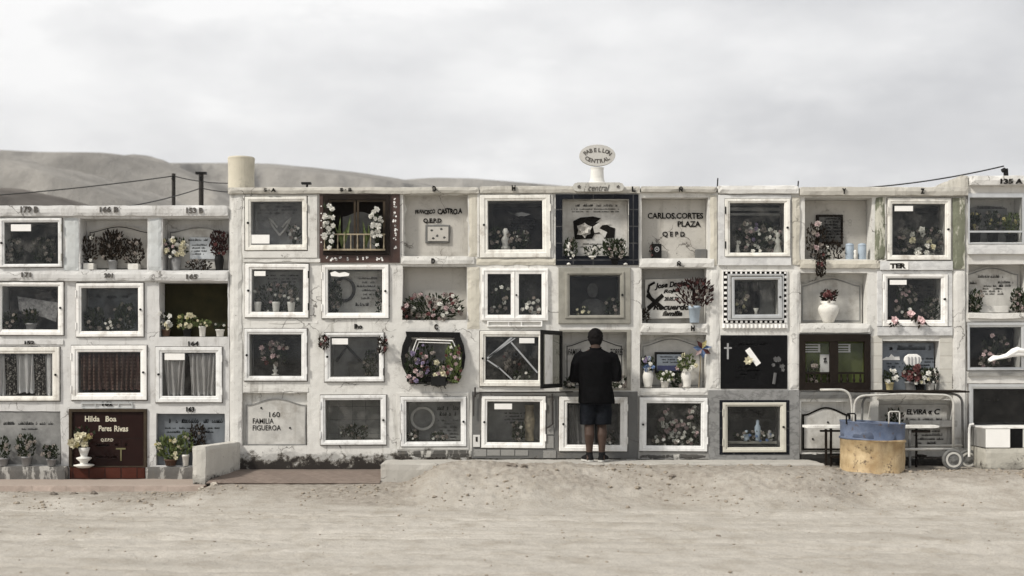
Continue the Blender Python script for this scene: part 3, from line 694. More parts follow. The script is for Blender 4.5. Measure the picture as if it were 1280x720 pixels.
# the open glazed leaf between the two
hx, hz0, hz1 = X(702), Z(484), Z(414); ang = math.radians(110)
def leafpt(u, z, w=0.):   # u along the leaf from its hinge, w across its thickness
    dx, dy = math.cos(ang), -math.sin(ang); return (hx + dx * u + -dy * w * 0 + w * math.sin(ang), -.03 + dy * u + w * math.cos(ang), z)
def leafbar(bm, u0, u1, z0, z1, w0=-.012, w1=.012):
    vs = [bm.verts.new(leafpt(u, z, w)) for u in (u0, u1) for w in (w0, w1) for z in (z0, z1)]
    for f in ((0, 1, 3, 2), (4, 6, 7, 5), (0, 4, 5, 1), (2, 3, 7, 6), (0, 2, 6, 4), (1, 5, 7, 3)): bm.faces.new([vs[i] for i in f])
bm = BM(); LW = .80
leafbar(bm, 0, LW, hz1 - .05, hz1); leafbar(bm, 0, LW, hz0, hz0 + .05); leafbar(bm, 0, .06, hz0 + .051, hz1 - .051); leafbar(bm, LW - .06, LW, hz0 + .051, hz1 - .051)
lf = obj('open_door', bm, BLACKF, main, label='black framed glazed door swung open towards the person')
bm = BM(); leafbar(bm, .061, LW - .061, hz0 + .051, hz1 - .051, -.002, .002); obj('pane', bm, glass('dusty_glass', (.5, .5, .48)), lf)
bm = BM(); leafbar(bm, .42, LW - .1, hz0 + .055, hz1 - .055, .0125, .018); obj('trim', bm, WHITE, lf)
# --- column f
letters(main, 'CARLOS.CORTES', (809.5, 266, 879, 273.5), .150, INK, bold=.03); letters(main, 'PLAZA', (847, 276.5, 876, 283.5), .150, INK, bold=.03); letters(main, 'Q E P D', (828, 289.5, 856, 297), .150, INK, bold=.03)
bm = BM(); prism(bm, to([(808, 348.5), (870, 347), (870.5, 397), (808.5, 398)]), .15, .199); hs = obj('headstone', bm, STONE, main, label='white slab with bold black script and a crossed ribbon')
bm = BM(); prism(bm, to([(810, 383), (813, 388), (832, 370), (829, 366)]), .145, .151); obj('ribbon', bm, INK, hs); bm = BM(); prism(bm, to([(811, 366), (809, 370), (829, 387), (832, 383)]), .142, .1449); obj('ribbon', bm, INK, hs); bm = BM()
tube(bm, [(X(817), .147, Z(375)), (X(811.5), .147, Z(364)), (X(813), .147, Z(356)), (X(820), .147, Z(352))], .017, 5); obj('ribbon', bm, INK, hs); bm = BM(); tube(bm, [(X(869), .147, Z(375)), (X(869), .147, Z(362)), (X(862), .147, Z(355)), (X(852), .147, Z(354))], .02, 5); obj('ribbon', bm, INK, hs)
for a in ('Jose Daniel', (818, 352, 860, 361)), ('Rojas', (829, 361, 850, 367)): letters(hs, a[0], a[1], .149, INK, bold=.05, shear=.3, rot=.1)
letters(hs, '20.05.74', (830, 371, 848, 376), .149, INK, bold=.04, shear=.3); letters(hs, 'Recuerdo', (816, 380, 862, 387.5), .149, INK, bold=.05, shear=.3); letters(hs, 'familia', (828, 388.5, 853, 395), .149, INK, bold=.05, shear=.3)
h = headstone(main, (803, 421, 880, 484.5), 9, .17, .219, STONE, GSTONE, .012, gap=.02)
surround(main, (797.3, 494.5, 888, 574), (799.5, 496.5, 884, 564.5), GRCEM, -.008)
door(main, *MD['f4'], 'white framed door in the bottom row with small roses behind the pane', lock='L', hinge='R', panel=DSTONE)
bm = BM(); pbox(bm, (810, 524, 874, 526), .1, .14); obj('shelf', bm, DSTONE, main)
# --- column g
surround(main, (897.5, 244, 988.5, 332), (905.5, 248.5, 987.5, 321.5), MARW, -.03)
door(main, *MD['g1'], 'white framed door set in a white marble surround, full of flowers', lock='R', hinge='L', hm=BLACKF, panel=DSTONE, yf=-.045)
bm = BM(); pbox(bm, (913, 258, 979, 262), .12, .16); pbox(bm, (913, 265, 979, 268), .12, .16); obj('shelf', bm, GSTONE, main)
bm = BM(); rings(bm, [((902.5, 338, 984, 410.5), .0), ((902.5, 338, 984, 410.5), -.02), ((913.5, 345.5, 977.5, 398.5), -.02), ((913.5, 345.5, 977.5, 398.5), .0)])
sr = obj('surround', bm, WHITE, main, label='black and white carved dentil border')
bm = BM(); rings(bm, [((904, 339.5, 982.5, 404), -.018), ((904, 339.5, 982.5, 404), -.026), ((908.5, 342.5, 979, 400.5), -.026), ((908.5, 342.5, 979, 400.5), -.018)]); obj('dark_band', bm, INK, sr)
bm = BM()
for k in range(13): pbox(bm, (906.5 + k * 6.1, 339.8, 908.7 + k * 6.1, 342.4), -.034, -.026); pbox(bm, (906.5 + k * 6.1, 400.8, 909.5 + k * 6.1, 403.4), -.034, -.026)
for k in range(9): pbox(bm, (904.4, 345 + k * 6.6, 908, 348 + k * 6.6), -.034, -.026); pbox(bm, (979.4, 345 + k * 6.6, 982.2, 348 + k * 6.6), -.034, -.026)
for k in range(16): tube(bm, [(X(905 + k * 5), -.024, Z(409.8)), (X(905 + k * 5), -.024, Z(405.2))], .013, 8)
obj('dentils', bm, WHITE, sr)
bm = BM(); rings(bm, [((909, 343, 978.7, 400), -.02), ((909, 343, 978.7, 400), -.05), ((911, 344.5, 977.4, 398.7), -.05), ((911, 344.5, 977.4, 398.7), -.02)]); obj('inner_frame', bm, ALU, sr)
door(main, *MD['g2'], 'silver framed small door inside the carved border', ALU, lock='R', panel=GSTONE, yf=-.04)
bm = BM(); lathe(bm, (X(938), .17, Z(393)), [(.13, 0), (.15, .1), (.15, .3), (.11, .42)], 18, .3); obj('memorial_urn', bm, INK, main)
bm = BM(); pbox(bm, (900.5, 419, 984, 486), -.01, .058, .003); hs = obj('headstone', bm, GRAN, main, label='polished black granite slab with an engraved cross')
bm = BM(); pbox(bm, (908.5, 429, 910.7, 449), -.0135, -.009); pbox(bm, (905, 434, 914.5, 436), -.0132, -.009); obj('cross', bm, GREYL, hs)
scrawl(hs, (924, 428, 958, 432), 1, -.0115, GREYL, .1); scrawl(hs, (918, 456, 950, 474), 4, -.0115, FADED, .3)
bm = BM(); [petal_flower(bm, Vector((X(U(962, 979)), -.012, Z(U(446, 464)))), Vector((0, -1, 0)), .03, 5, 1) for k in range(8)]; tube(bm, [(X(967), -.012, Z(480)), (X(969), -.012, Z(466))], .02, 6); obj('engraving', bm, mat('engraved_grey', (.10, .10, .10), .6), hs)
bm = BM(); a = Vector((X(941), 0, Z(446))); u_ = Vector((math.cos(-.95), 0, math.sin(-.95))); v_ = Vector((-u_.z, 0, u_.x))
prism(bm, [((a + u_ * p + v_ * q_).x, (a + u_ * p + v_ * q_).z) for p, q_ in ((-.12, -.035), (.12, -.035), (.12, .035), (-.12, .035))], -.016, -.0115); obj('sticker', bm, PAPER, hs)
surround(main, (885.5, 487.5, 999, 575), (902.5, 502.5, 982.5, 565.5), MARG, -.022, label='grey veined marble surround')
bm = BM(); rings(bm, [((899, 500, 986, 568), -.02), ((899, 500, 986, 568), -.028), ((902.6, 502.6, 982.4, 565.4), -.028), ((902.6, 502.6, 982.4, 565.4), -.02)]); obj('surround', bm, BKTILE, main)
door(main, *MD['g4'], 'cream framed door in the grey marble surround', mat('cream_paint', (.55, .53, .46), .5, .1, 12, .1, .3, (.3, .28, .22)), lock='R', hinge='L', panel=DSTONE, yf=-.045)
scrawl(main, (914, 512, 970, 524), 3, .215, FADED, .1); bm = BM(); pbox(bm, (912, 552, 973, 555), .08, .12); obj('shelf', bm, GREYF, main)
# --- column h
bm = BM(); pbox(bm, (1025.5, 266, 1059, 303.5), .20, .258, .006); pk = obj('memorial_plaque', bm, DKWOOD, main, label='dark wooden plaque with pale lettering'); bm = BM(); pbox(bm, (1028.5, 269, 1056, 300.5), .194, .2005); obj('plaque_face', bm, DSTONE, pk); scrawl(pk, (1030, 271, 1054.5, 298), 7, .192, GREYL, .15)
bm = BM(); pbox(bm, (1068, 272, 1085, 279.5), .25, .258); tg = obj('name_tag', bm, PAPER, main); bm = BM(); [petal_flower(bm, Vector((X(1069), .245, Z(276 + k))), Vector((0, -1, 0)), .03, 5, 1) for k in (-2, 2)]; obj('motif', bm, GREYF, tg)
h = headstone(main, (1004, 345, 1082, 403.5), 9, .17, .219, STONE, GSTONE, .016, gap=.02)
o3 = (998.5, 417.5, 1087, 487.5)
bm = BM(); rings(bm, [(o3, .02), (o3, -.04), ((1006, 427, 1080, 478), -.04), ((1006, 427, 1080, 478), .02)]); pbox(bm, (1036.5, 427.1, 1047, 477.9), -.036, .01); d = obj('niche_door', bm, DKWOOD, main, label='dark brown wooden double door before a green panel')
for r in ((1008, 429, 1036, 465), (1047.5, 429, 1078, 465)): bm = BM(); pbox(bm, r, -.008, -.004); obj('pane', bm, GLASS, d)
bm = BM(); pbox(bm, (1006.2, 465, 1036.4, 467.5), -.03, -.005); pbox(bm, (1047.1, 465, 1079.9, 467.5), -.03, -.005)
for k in range(4):
    for x_ in (1010, 1051): lathe(bm, (X(x_ + k * 8), -.02, Z(477.8)), [(.012, 0), (.018, .03), (.009, .06), (.012, .1)], 8)
obj('balustrade', bm, DKWOOD, d)
bm = BM(); pbox(bm, (1003.5, 422.5, 1083.5, 483.5), .1, .315); mp = obj('memorial_panel', bm, mat('moss_green_panel', (.10, .125, .03), .7, .25, 6), main)
bm = BM()
for x0_, x1_ in ((1008, 1027), (1047, 1065)):
    for k, h_ in ((430, 1.2), (433, 1.6), (436.5, 1.0), (439, 1.4)): pbox(bm, (x0_, k, x1_, k + h_), .07, .1)
    pbox(bm, (x1_ - 2, 430.2, x1_ - .2, 440), .072, .098)
obj('lace_valance', bm, PAPER, mp); bm = BM(); pbox(bm, (1027, 443, 1038, 467), .07, .1); pc = obj('picture', bm, PAPER, mp); bm = BM(); tube(bm, [(X(1031), .066, Z(449)), (X(1034), .066, Z(447)), (X(1032), .066, Z(453)), (X(1035), .066, Z(452))], .009, 5); obj('drawing', bm, INK, pc)
slab(main, (999, 488, 1088, 499), -.03, DKCEM, seed=20)
slab(main, (1088.5, 420, 1102.5, 489), -.008, WBRICK, seed=21, amp=.001, name='tile_facing'); slab(main, (1174.5, 420, 1190, 489), -.008, WBRICK, seed=22, amp=.001, name='tile_facing')
h = headstone(main, (1004, 509, 1064, 563), 9, .05, .099, STONE, INK, .022, gap=.0, label='white headstone edged with a thick black arched line')
for px, py in ((1036, 528), (1017, 549), (1048, 532)):
    bm = BM(); cyl_y(bm, X(px), Z(py), .04, .051, .012); obj('bolt', bm, BLACKF, h)
# --- column i
door(main, *MD['i1'], 'white framed door with a paper sticker and white roses, under the Z', lock='R', hinge='L', sticker=(1118, 257.5, 1141, 264), panel=DSTONE); scrawl(main, (1142, 260, 1176, 268), 2, .215, GREYL, .2)
bm = BM(); pbox(bm, (1111, 327.5, 1134, 337.2), -.048, -.042); pt = obj('name_tag', bm, PAPER, main); letters(pt, 'TER', (1112.5, 329, 1132.5, 335.5), -.0485, INK, bold=.06)
surround(main, (1096, 338.5, 1190, 408), (1102.5, 342.5, 1184.5, 407.8), MARW, -.015)
door(main, *MD['i2'], 'white framed door above a marble sill strewn with pink roses', lock='R', hinge='L', sticker=(1112, 350, 1133, 356), panel=DSTONE); scrawl(main, (1140, 356, 1174, 378), 5, .215, GREYL, .2)
bm = BM(); pbox(bm, (1105.5, 428.5, 1172, 488.5), .14, .199, .004); hs = obj('headstone', bm, BSTONE, main, label='blue grey headstone'); scrawl(hs, (1110, 431, 1168, 439), 1, .137, GREYL, .1, fill=.8); scrawl(hs, (1144, 446, 1170, 458), 3, .137, INK, .2); scrawl(hs, (1108, 452, 1128, 460), 2, .137, INK, .2)
bm = BM(); prism(bm, to([(1107, 449), (1112, 446), (1115, 446.5), (1118, 442.5), (1122, 446), (1128, 445.5), (1129, 450), (1107, 450)]), .13, .141); obj('motif', bm, PAPER, hs)
bm = BM(); pbox(bm, (1098.5, 506, 1187, 571.5), .09, .139, .005); hs = obj('headstone', bm, STONE, main, label='pale headstone behind the trolley'); letters(hs, 'ELVIRA', (1133, 511.5, 1158, 518), .087, INK, shear=.2, bold=.03); letters(hs, '« C', (1160, 511, 1175, 518), .087, INK, shear=.2, bold=.03)
scrawl(hs, (1132, 522, 1178, 526), 1, .087, INK, .1, fill=.8); scrawl(hs, (1140, 536, 1180, 556), 4, .087, INK, .3, fill=.7)
bm = BM(); pbox(bm, (1136, 525.5, 1196, 533.5), -.03, .02, .004); obj('sill', bm, STONE, main)
slab(main, (1095, 489.5, 1190, 499.5), -.02, BUFF, seed=25)
# ============================ LEFT BLOCK
PEELB = plaster('peeling_black_base', (.13, .125, .118), .7, peel=True, peelcol=(.36, .35, .325))
left = thing('niche_block', 'lower white block of numbered burial niches at the left, cut by the photo edge', 'niche wall', (-5.3, 0, -.21))
LD = {'j1': ((0, 273, 78, 334), (6, 278, 73, 330)), 'j2': ((-1, 353, 80, 419), (3, 358, 73, 412)), 'k2': ((96, 354, 180, 421), (102, 360, 173, 414)),
      'j3': ((-8, 434, 75, 501), (-4, 442, 66, 495)), 'k3': ((90, 432, 184, 500), (98, 440, 176, 491)), 'l3': ((195, 434, 278, 503), (203, 441, 270, 495))}
LO = {'k1': ((100, 273, 184, 337), .26), 'l1': ((203, 273, 287.5 - 1.5, 338), .26), 'l2': ((199, 353, 285, 421), .3), 'j4': ((-6, 514, 76, 581), .05), 'k4': ((89, 513, 181, 583), .05), 'l4': ((195, 517, 281, 582), .10)}
opens = [(grow(p, 2.2), DEEP) for o, p in LD.values()] + list(LO.values())
niche_wall(left, -7.9, X(286.6), Z(620), Z(262), opens, W_LEFT, 2.3, seed=11)
slab(left, (-150, 257, 286, 271), -.05, W_LEFT, 2.28, 'cap', 30); slab(left, (-150, 339, 286, 352), -.05, W_LEFT, seed=31); slab(left, (-150, 424, 80, 431), -.02, W_LEFT, seed=32); 
for r, m_ in (((79.5, 271.5, 99, 338.5), PALE), ((184.5, 271.5, 202.5, 338.5), PALE)): slab(left, r, -.012, m_, name='pillar', seed=33)
door(left, *LD['j1'], 'white framed door with a paper sticker, top row at the photo edge', lock='L', hinge='R', hm=GREYF, sticker=(14, 280.5, 39, 289), panel=DSTONE)
door(left, *LD['j2'], 'white framed door with a lace cloth behind the pane', lock='R', panel=DSTONE)
bm = BM(); prism(bm, to([(18, 370), (70, 378), (66, 402), (50, 396), (20, 388)]), .1, .115); lc = obj('lace_cloth', bm, PAPER if False else mat('lace', (.30, .295, .285), .9, .5, 26, 0, .8, (.10, .10, .097), 34), left)
door(left, *LD['k2'], 'white framed door round a grey blurred panel', lock='R', hinge='L', panel=mat('slate_panel', (.15, .16, .165), .6, .85, 3, 0, .7, (.035, .035, .035), 2.5, 0, .1))
scrawl(left, (112, 366, 160, 374), 1, .215, GREYL, .1)
door(left, *LD['j3'], 'white framed door with striped curtains', lock='R', panel=DSTONE)
door(left, *LD['k3'], 'broad cream framed door with a brown lace curtain', lock='R', hinge='L', panel=DKWOOD)
door(left, *LD['l3'], 'white framed door with parted pale curtains', lock='L', hinge='R', sticker=(206, 441.5, 231, 450), panel=DKWOOD)
h = headstone(left, (103, 279, 181, 337), 7, .22, .259, BUFF, DSTONE, .010, gap=.02); h = headstone(left, (206, 281, 283, 337), 6, .2, .259, STONE, GSTONE, .014, gap=.01)
bm = BM(); pbox(bm, (232.5, 295, 264.5, 322.5), .18, .2005, .004); pk = obj('memorial_plaque', bm, mat('pale_blue_plaque', (.50, .53, .55), .5), left, label='pale plaque with dark lettering')
scrawl(pk, (235, 298, 262, 302), 1, .178, INK, .05, fill=.8); scrawl(pk, (239, 304, 259, 319), 4, .178, FADED, .2)
bm = BM(); pbox(bm, (199.5, 353.5, 284.5, 420.5), .25, .299); obj('memorial_panel', bm, mat('olive_panel', (.026, .023, .0095), .8, .4, 6, spec=.1), left)
bm = BM(); pbox(bm, (-5, 514.5, 75.5, 580.5), .01, .049, .003); hs = obj('headstone', bm, GSTONE, left, label='grey blue panel with faint script'); scrawl(hs, (4, 527, 68, 532), 1, .008, INK, .1, fill=.8); scrawl(hs, (26, 534, 50, 538), 1, .008, FADED, .1)
surround(left, (86.5, 511, 184, 584), (90.5, 515, 180, 582.5), BRWOOD, -.02)
bm = BM(); pbox(bm, (89.8, 514.5, 180.5, 582.8), .005, .049, .003); hs = obj('headstone', bm, BRMAR, left, label='dark red brown marble slab with pale lettering')
letters(hs, 'Hilda', (106, 520, 124.5, 527), .003, GOLDL, bold=.02); letters(hs, 'Boa', (132, 520, 145.5, 527), .003, GOLDL, bold=.02); letters(hs, 'Peres', (123.5, 532, 139.5, 539), .003, GOLDL, bold=.02); letters(hs, 'Rivas', (143, 532, 160, 539.5), .003, GOLDL, bold=.02)
letters(hs, 'Q.E.P.D', (126, 548, 141.5, 552.5), .003, GOLDL, bold=.02); scrawl(hs, (121, 554, 136, 558.5), 1, .003, GOLDL, .05, fill=.8); scrawl(hs, (143, 553.5, 159, 558), 1, .003, GOLDL, .05, fill=.8); scrawl(hs, (120, 569, 145, 573), 1, .003, GOLDL, .05, fill=.8)
bm = BM(); pbox(bm, (145, 560, 157, 561.8), -.002, .006); pbox(bm, (150.4, 562, 152, 576), -.002, .006); obj('motif', bm, mat('olive_gilt', (.15, .14, .065), .7), hs)
slab(left, (88, 584, 182, 600), -.035, BRTILE, seed=41, amp=.001, name='tile_base')
bm = BM(); pbox(bm, (195.5, 517.5, 280.5, 581.5), .06, .099, .003); hs = obj('headstone', bm, mat('slate_blue_panel', (.13, .145, .16), .4, .45, 3), left); scrawl(hs, (207, 523, 276, 530), 1, .057, INK, .05, fill=.8); scrawl(hs, (205, 532, 274, 542), 2, .057, INK, .15)
for s, a, b, c, d_ in (('179 B', 26, 258, 48, 266), ('166 B', 125, 258.5, 148, 265.5), ('153 B', 233, 259.5, 254, 266.5), ('171', 27, 340.5, 39, 346.5), ('201', 130.5, 341.5, 141, 347), ('165', 233, 342.5, 247, 349)):
    letters(left, s, (a, b, c, d_), -.05, FADED, thick=.014, bold=.03)
for s, a, b, c, d_ in (('152', 31, 426, 43, 430.5), ('164', 235.5, 426.5, 248.5, 432.5), ('163', 233, 508.5, 243, 514.5), ('162', 128, 502, 141, 507.5)):
    letters(left, s, (a, b, c, d_), -.02 if a < 40 else -.002, INK, thick=.012, bold=.03)
bm = BM(); pbox(bm, (102, 503.2, 166, 504.4), -.02, -.008); pbox(bm, (102, 509.2, 166, 510.2), -.02, -.008); [pbox(bm, (x_, 504.6, x_ + 1, 509), -.02, -.008) for x_ in (102, 119, 148, 165)]; obj('vent_frame', bm, PALE, left)

slab(left, (-150, 582, 86, 604), -.12, PEELB, seed=42, name='base_ledge'); slab(left, (183.5, 583, 286, 604), -.10, PEELB, seed=43, name='base_ledge')
# ============================ RIGHT BLOCK
right = thing('niche_block', 'taller white block of burial niches at the right edge, numbered 135 A', 'niche wall', (6.5, 0, 0))
RD = {'m3': ((1208.6, 403, 1300, 463), (1212, 409, 1276, 459)), 'm4': ((1210, 480, 1310, 540), (1216, 486, 1303, 533))}
RO = {'m1': ((1211, 247, 1277, 303), .25), 'm2': ((1210.5, 330, 1284, 391), .22)}
opens = [(grow(p, 1.5), DEEP) for o, p in RD.values()] + list(RO.values())
niche_wall(right, X(1207.6), 7.7, Z(600), Z(222), opens, W_RIGHT, 2.3, seed=21)
slab(right, (1199.5, 219, 1209.5, 242), -.03, CAPM, 2.28, 'cap', 50); slab(right, (1210.5, 220, 1410, 232.5), -.09, CAPW, 2.28, 'cap', 51)
letters(right, '135 A', (1250.5, 223.5, 1278, 229.8), -.09, INK, thick=.014, bold=.03)
slab(right, (1209, 306, 1410, 318), -.05, MARW, seed=52, amp=.002); slab(right, (1209, 391.5, 1410, 399), -.05, W_RIGHT, seed=53); slab(right, (1209, 465, 1410, 471), -.04, GRCEM, seed=54); 
o5 = (1209.5, 242, 1282, 305)
bm = BM(); rings(bm, [(o5, .02), (o5, -.02), ((1211.5, 247, 1277, 303.5), -.02), ((1211.5, 247, 1277, 303.5), .02)]); pbox(bm, (1211.6, 288.5, 1276.9, 290.8), -.02, .005); d = obj('niche_door', bm, ALU, right, label='aluminium frame with a rail across, below the number 135 A')
bm = BM(); pbox(bm, (1211.5, 247, 1277, 303.5), .004, .008); obj('pane', bm, GLASS, d)
h = headstone(right, (1213, 255, 1266, 303), 3, .19, .249, GSTONE); scrawl(h, (1221, 257, 1255, 262), 1, .187, INK, .1, fill=.8)
h = headstone(right, (1211, 332, 1281, 390.5), 8, .17, .219, STONE, GSTONE, .014, gap=.015); scrawl(h, (1222, 344, 1255, 348), 1, .167, INK, .05, fill=.9); scrawl(h, (1212, 352, 1220, 356), 1, .167, INK, .05, fill=.9); scrawl(h, (1247, 351, 1266, 359), 2, .167, INK, .05, fill=.9); scrawl(h, (1228, 356, 1255, 369), 4, .167, INK, .15, fill=.8)
bm = BM(); pbox(bm, (1218, 382, 1264, 390.5), .08, .168, .006); obj('base_stone', bm, STONE, h)
door(right, *RD['m3'], 'aluminium framed dark door crossed by a white cloth', ALU, panel=GRAN); door(right, *RD['m4'], 'aluminium framed dark door in the bottom row', ALU, panel=GRAN, yf=-.035)
scrawl(right, (1230, 497, 1250, 502), 1, .215, FADED, .1)

# ============================ things on the roof
bm = BM(); lathe(bm, (X(298.5, .2), .35, Z(236)), [(.165, 0), (.168, .03), (.163, .2), (.168, .40), (.172, .43), (.165, .445), (.12, .447)], 32)
tag(obj('concrete_drum', bm, plaster('cream_drum_plaster', (.58, .54, .44), 1.3), base=(X(298.5, .2), .35, Z(236))), 'cream plastered concrete cylinder standing on the roof corner above the S-A niche', 'concrete drum')
bs = (X(384, .3), .3, Z(231.5)); st = thing('roof_bracket', 'small black metal bracket lying on the roof above the S-A niche', 'bracket', bs)
bm = BM(); box(bm, bs[0] - .07, bs[0] + .05, .26, .34, bs[2] + .05, bs[2] + .075); obj('bar', bm, BLACKF, st); bm = BM(); tube(bm, [(bs[0] - .01, .3, bs[2] - .06), (bs[0], .3, bs[2] + .05)], .014, 8); obj('foot', bm, BLACKF, st)
# oval sign on its pedestal
sy = .25; sx, sz = X(746.5, sy), Z(232.5); sg = thing('oval_sign', 'white oval sign lettered in two curved lines on a flared pedestal on the roof', 'sign', (sx, sy, sz))
bm = BM(); lathe(bm, (sx, sy, sz), [(.17, 0), (.17, .025), (.13, .05), (.10, .08), (.085, .13), (.08, .24), (.088, .265)], 28, .8); obj('pedestal', bm, plaster('sign_plaster', (.74, .73, .69), .3), sg, smooth=False)
ocz = Z(194.5, sy); bm = BM(); n = 48; oval = [(sx + .228 * math.cos(2 * math.pi * i / n), ocz + .135 * math.sin(2 * math.pi * i / n)) for i in range(n)]
prism(bm, oval, sy - .035, sy + .035); bd = obj('sign_board', bm, plaster('sign_face', (.56, .55, .52), .6), sg)
def arc_text(parent, s, c, rx, rz, a0, a1, h, yf, flip=1):
    for k, ch in enumerate(s):
        if ch == ' ': continue
        a = a0 + (a1 - a0) * k / (len(s) - 1); x = c[0] + rx * math.cos(a); z = c[1] + rz * math.sin(a); me = text_mesh(ch, .03)
        tx = Vector((-rx * math.sin(a), rz * math.cos(a))) * (-1 if a1 < a0 else 1); th = math.atan2(tx.y, tx.x)
        co = np.empty(len(me.vertices) * 3); me.vertices.foreach_get('co', co); co = co.reshape(-1, 3); mn, mx_ = co.min(0), co.max(0)
        w = max(.3, (mx_ - mn)[0]); q_ = (co - (mn + mx_) / 2) / (mx_[1] - mn[1]); 
        out = np.stack([x + (q_[:, 0] * math.cos(th) - q_[:, 1] * math.sin(th)) * h, yf - (co[:, 2] > 0) * .003, z + (q_[:, 0] * math.sin(th) + q_[:, 1] * math.cos(th)) * h], 1)
        me.vertices.foreach_set('co', out.ravel()); obj('sign_letter', me, FADED, parent)
arc_text(bd, 'PABELLON', (sx, ocz - .0), .165, .065, math.radians(158), math.radians(22), .052, sy - .0355); arc_text(bd, 'CENTRAL', (sx, ocz + .0), .155, .075, math.radians(212), math.radians(328), .052, sy - .0355)
pl = [(715, 234.5), (717.5, 230.3), (722, 229), (773, 229), (777.5, 230.3), (780, 234.5), (777.5, 239), (773, 240.3), (722, 240.3), (717.5, 239)]
bm = BM(); prism(bm, to(pl), -.075, -.045); pk = obj('name_board', bm, plaster('plaque_plaster', (.55, .54, .50), .7), main, label='rounded plaster board with worn raised script below the oval sign')
letters(pk, 'central', (735, 230.8, 762, 238.5), -.078, FADED, bold=.0, shear=.4)
for px in (723.5, 772): 
    bm = BM(); petal_flower(bm, Vector((X(px), -.078, Z(234.5))), Vector((0, -1, 0)), .025, 5, 1); obj('motif', bm, FADED, pk)
# poles, wires, stakes
def pole(px, pyt, Y, r, name, label, bar=False):
    x = X(px, Y); t = thing(name, label, 'pole', (x, Y, -.3), 'poles behind the left block')
    bm = BM(); tube(bm, [(x, Y, -.3), (x, Y, 1.5), (x, Y, Z(pyt, Y))], [r * 1.15, r * 1.05, r], 10); obj('post', bm, mat('dark_pole_wood_' + name, (.022, .019, .016), .8, .4, 9, .2), t)
    if bar: bm = BM(); box(bm, x - .105, x + .105, Y - .05, Y + .05, Z(pyt, Y) + .001, Z(pyt, Y) + .045); obj('crossarm', bm, BLACKF, t)
    bm = BM(); lathe(bm, (x, Y - r - .015, Z(pyt, Y) - .12), [(.02, 0), (.03, .02), (.02, .04), (.03, .06), (.015, .08)], 10); obj('insulator', bm, DKPOT, t)
pole(217, 217, 8, .034, 'utility_pole', 'plain dark pole behind the left block, left of the capped one'); pole(251.5, 218, 9, .046, 'utility_pole', 'dark pole with a flat cap bar, beside the cream concrete cylinder', True)
def wire(pts, sag, r, label):
    (ax, ay, aY), (bx, by, bY) = pts; a, b = Vector((X(ax, aY), aY, Z(ay, aY))), Vector((X(bx, bY), bY, Z(by, bY))); bm = BM()
    tube(bm, [a.lerp(b, k / 24) - Vector((0, 0, sag * 4 * (k / 24) * (1 - k / 24))) for k in range(25)], r, 6); c = (a + b) / 2
    tag(obj('wire', bm, mat('wire_black', (.02, .02, .02), .6) if 'wire_black' not in MATS else MATS['wire_black'], base=c), label, 'wire', 'wires strung over the roofs')
wire(((-60, 248, 7.2), (217, 220, 8)), .04, .010, 'long dark wire rising from the left photo edge to the plain dark pole'); wire(((217, 220, 8), (289, 229, 9.6)), .04, .009, 'short dark wire from the plain pole towards the cream cylinder')
wire(((160, 258, 6), (251.5, 235, 9)), .03, .010, 'dark wire slanting up from the left roof to the capped pole'); wire(((251.5, 235, 9), (291, 240, 10)), .02, .010, 'dark wire from the capped pole to behind the cream cylinder')
wire(((1040, 236.5, 1.2), (1255, 207.5, .5)), .06, .009, 'twisted black cable rising right to the bracket above the number 135 A')
bs = (X(1258, .5), .5, Z(221)); t = thing('cable_bracket', 'black angled cable bracket on the roof above the number 135 A', 'bracket', bs)
bm = BM(); tube(bm, [(bs[0], .5, bs[2]), (bs[0] - .01, .5, bs[2] + .175)], .03, 6); obj('post', bm, BLACKF, t); bm = BM(); tube(bm, [(bs[0] + .05, .5, bs[2]), (bs[0], .5, bs[2] + .11)], .013, 6); obj('brace', bm, BLACKF, t); bm = BM(); tube(bm, [(bs[0] - .06, .49, bs[2] + .145), (bs[0] - .02, .49, bs[2] + .165)], .028, 8); obj('insulator', bm, DKPOT, t)
for px, pt_, pb, lab in ((897.3, 222, 236, 'thin iron rod sticking up at the left end of the white cap piece'), (998.3, 225.5, 236, 'thin iron rod sticking up at the right end of the white cap piece')):
    bm = BM(); tube(bm, [(X(px), .05, Z(pb)), (X(px) + .008, .05, Z(pt_))], .008, 6); tag(obj('iron_rod', bm, BLACKF, base=(X(px), .05, Z(pb))), lab, 'rod', 'iron rods on the roof')

# ============================ setting in front
bm = BM(); rough_box(bm, X(475, -.7), 3.75, -.7, -.012, -.6, .03, .07, .007, 60); struct(obj('platform', bm, plaster('platform_concrete', (.46, .44, .40), .7), base=(1, -.3, 0)))
bm = BM(); x0_, x1_ = X(240, -.3), X(475, -.7) + .01; prev = None
for k in range(19):
    y = -.02 - .86 * k / 18; z = -.095 - .09 * k / 18; row = [bm.verts.new((-3.62 + (x1_ + 3.62) * i / 40, y + mnoise.noise(Vector((i * .4, k, 0))) * .01 * (k > 16), z + mnoise.noise(Vector((i * .3, k * .3, 2))) * .004)) for i in range(41)]
    if prev: [bm.faces.new([prev[i], prev[i + 1], row[i + 1], row[i]]) for i in range(40)]
    prev = row
bmesh.ops.solidify(bm, geom=bm.faces[:], thickness=-.12); struct(obj('paved_apron', bm, PINKT, base=(-2.5, -.4, -.1)))
bm = BM(); rough_box(bm, -8.2, -3.64, -.88, -.012, -.5, -.21, .08, .006, 61); struct(obj('pavement', bm, PINKT, base=(-6, -.4, -.21)))
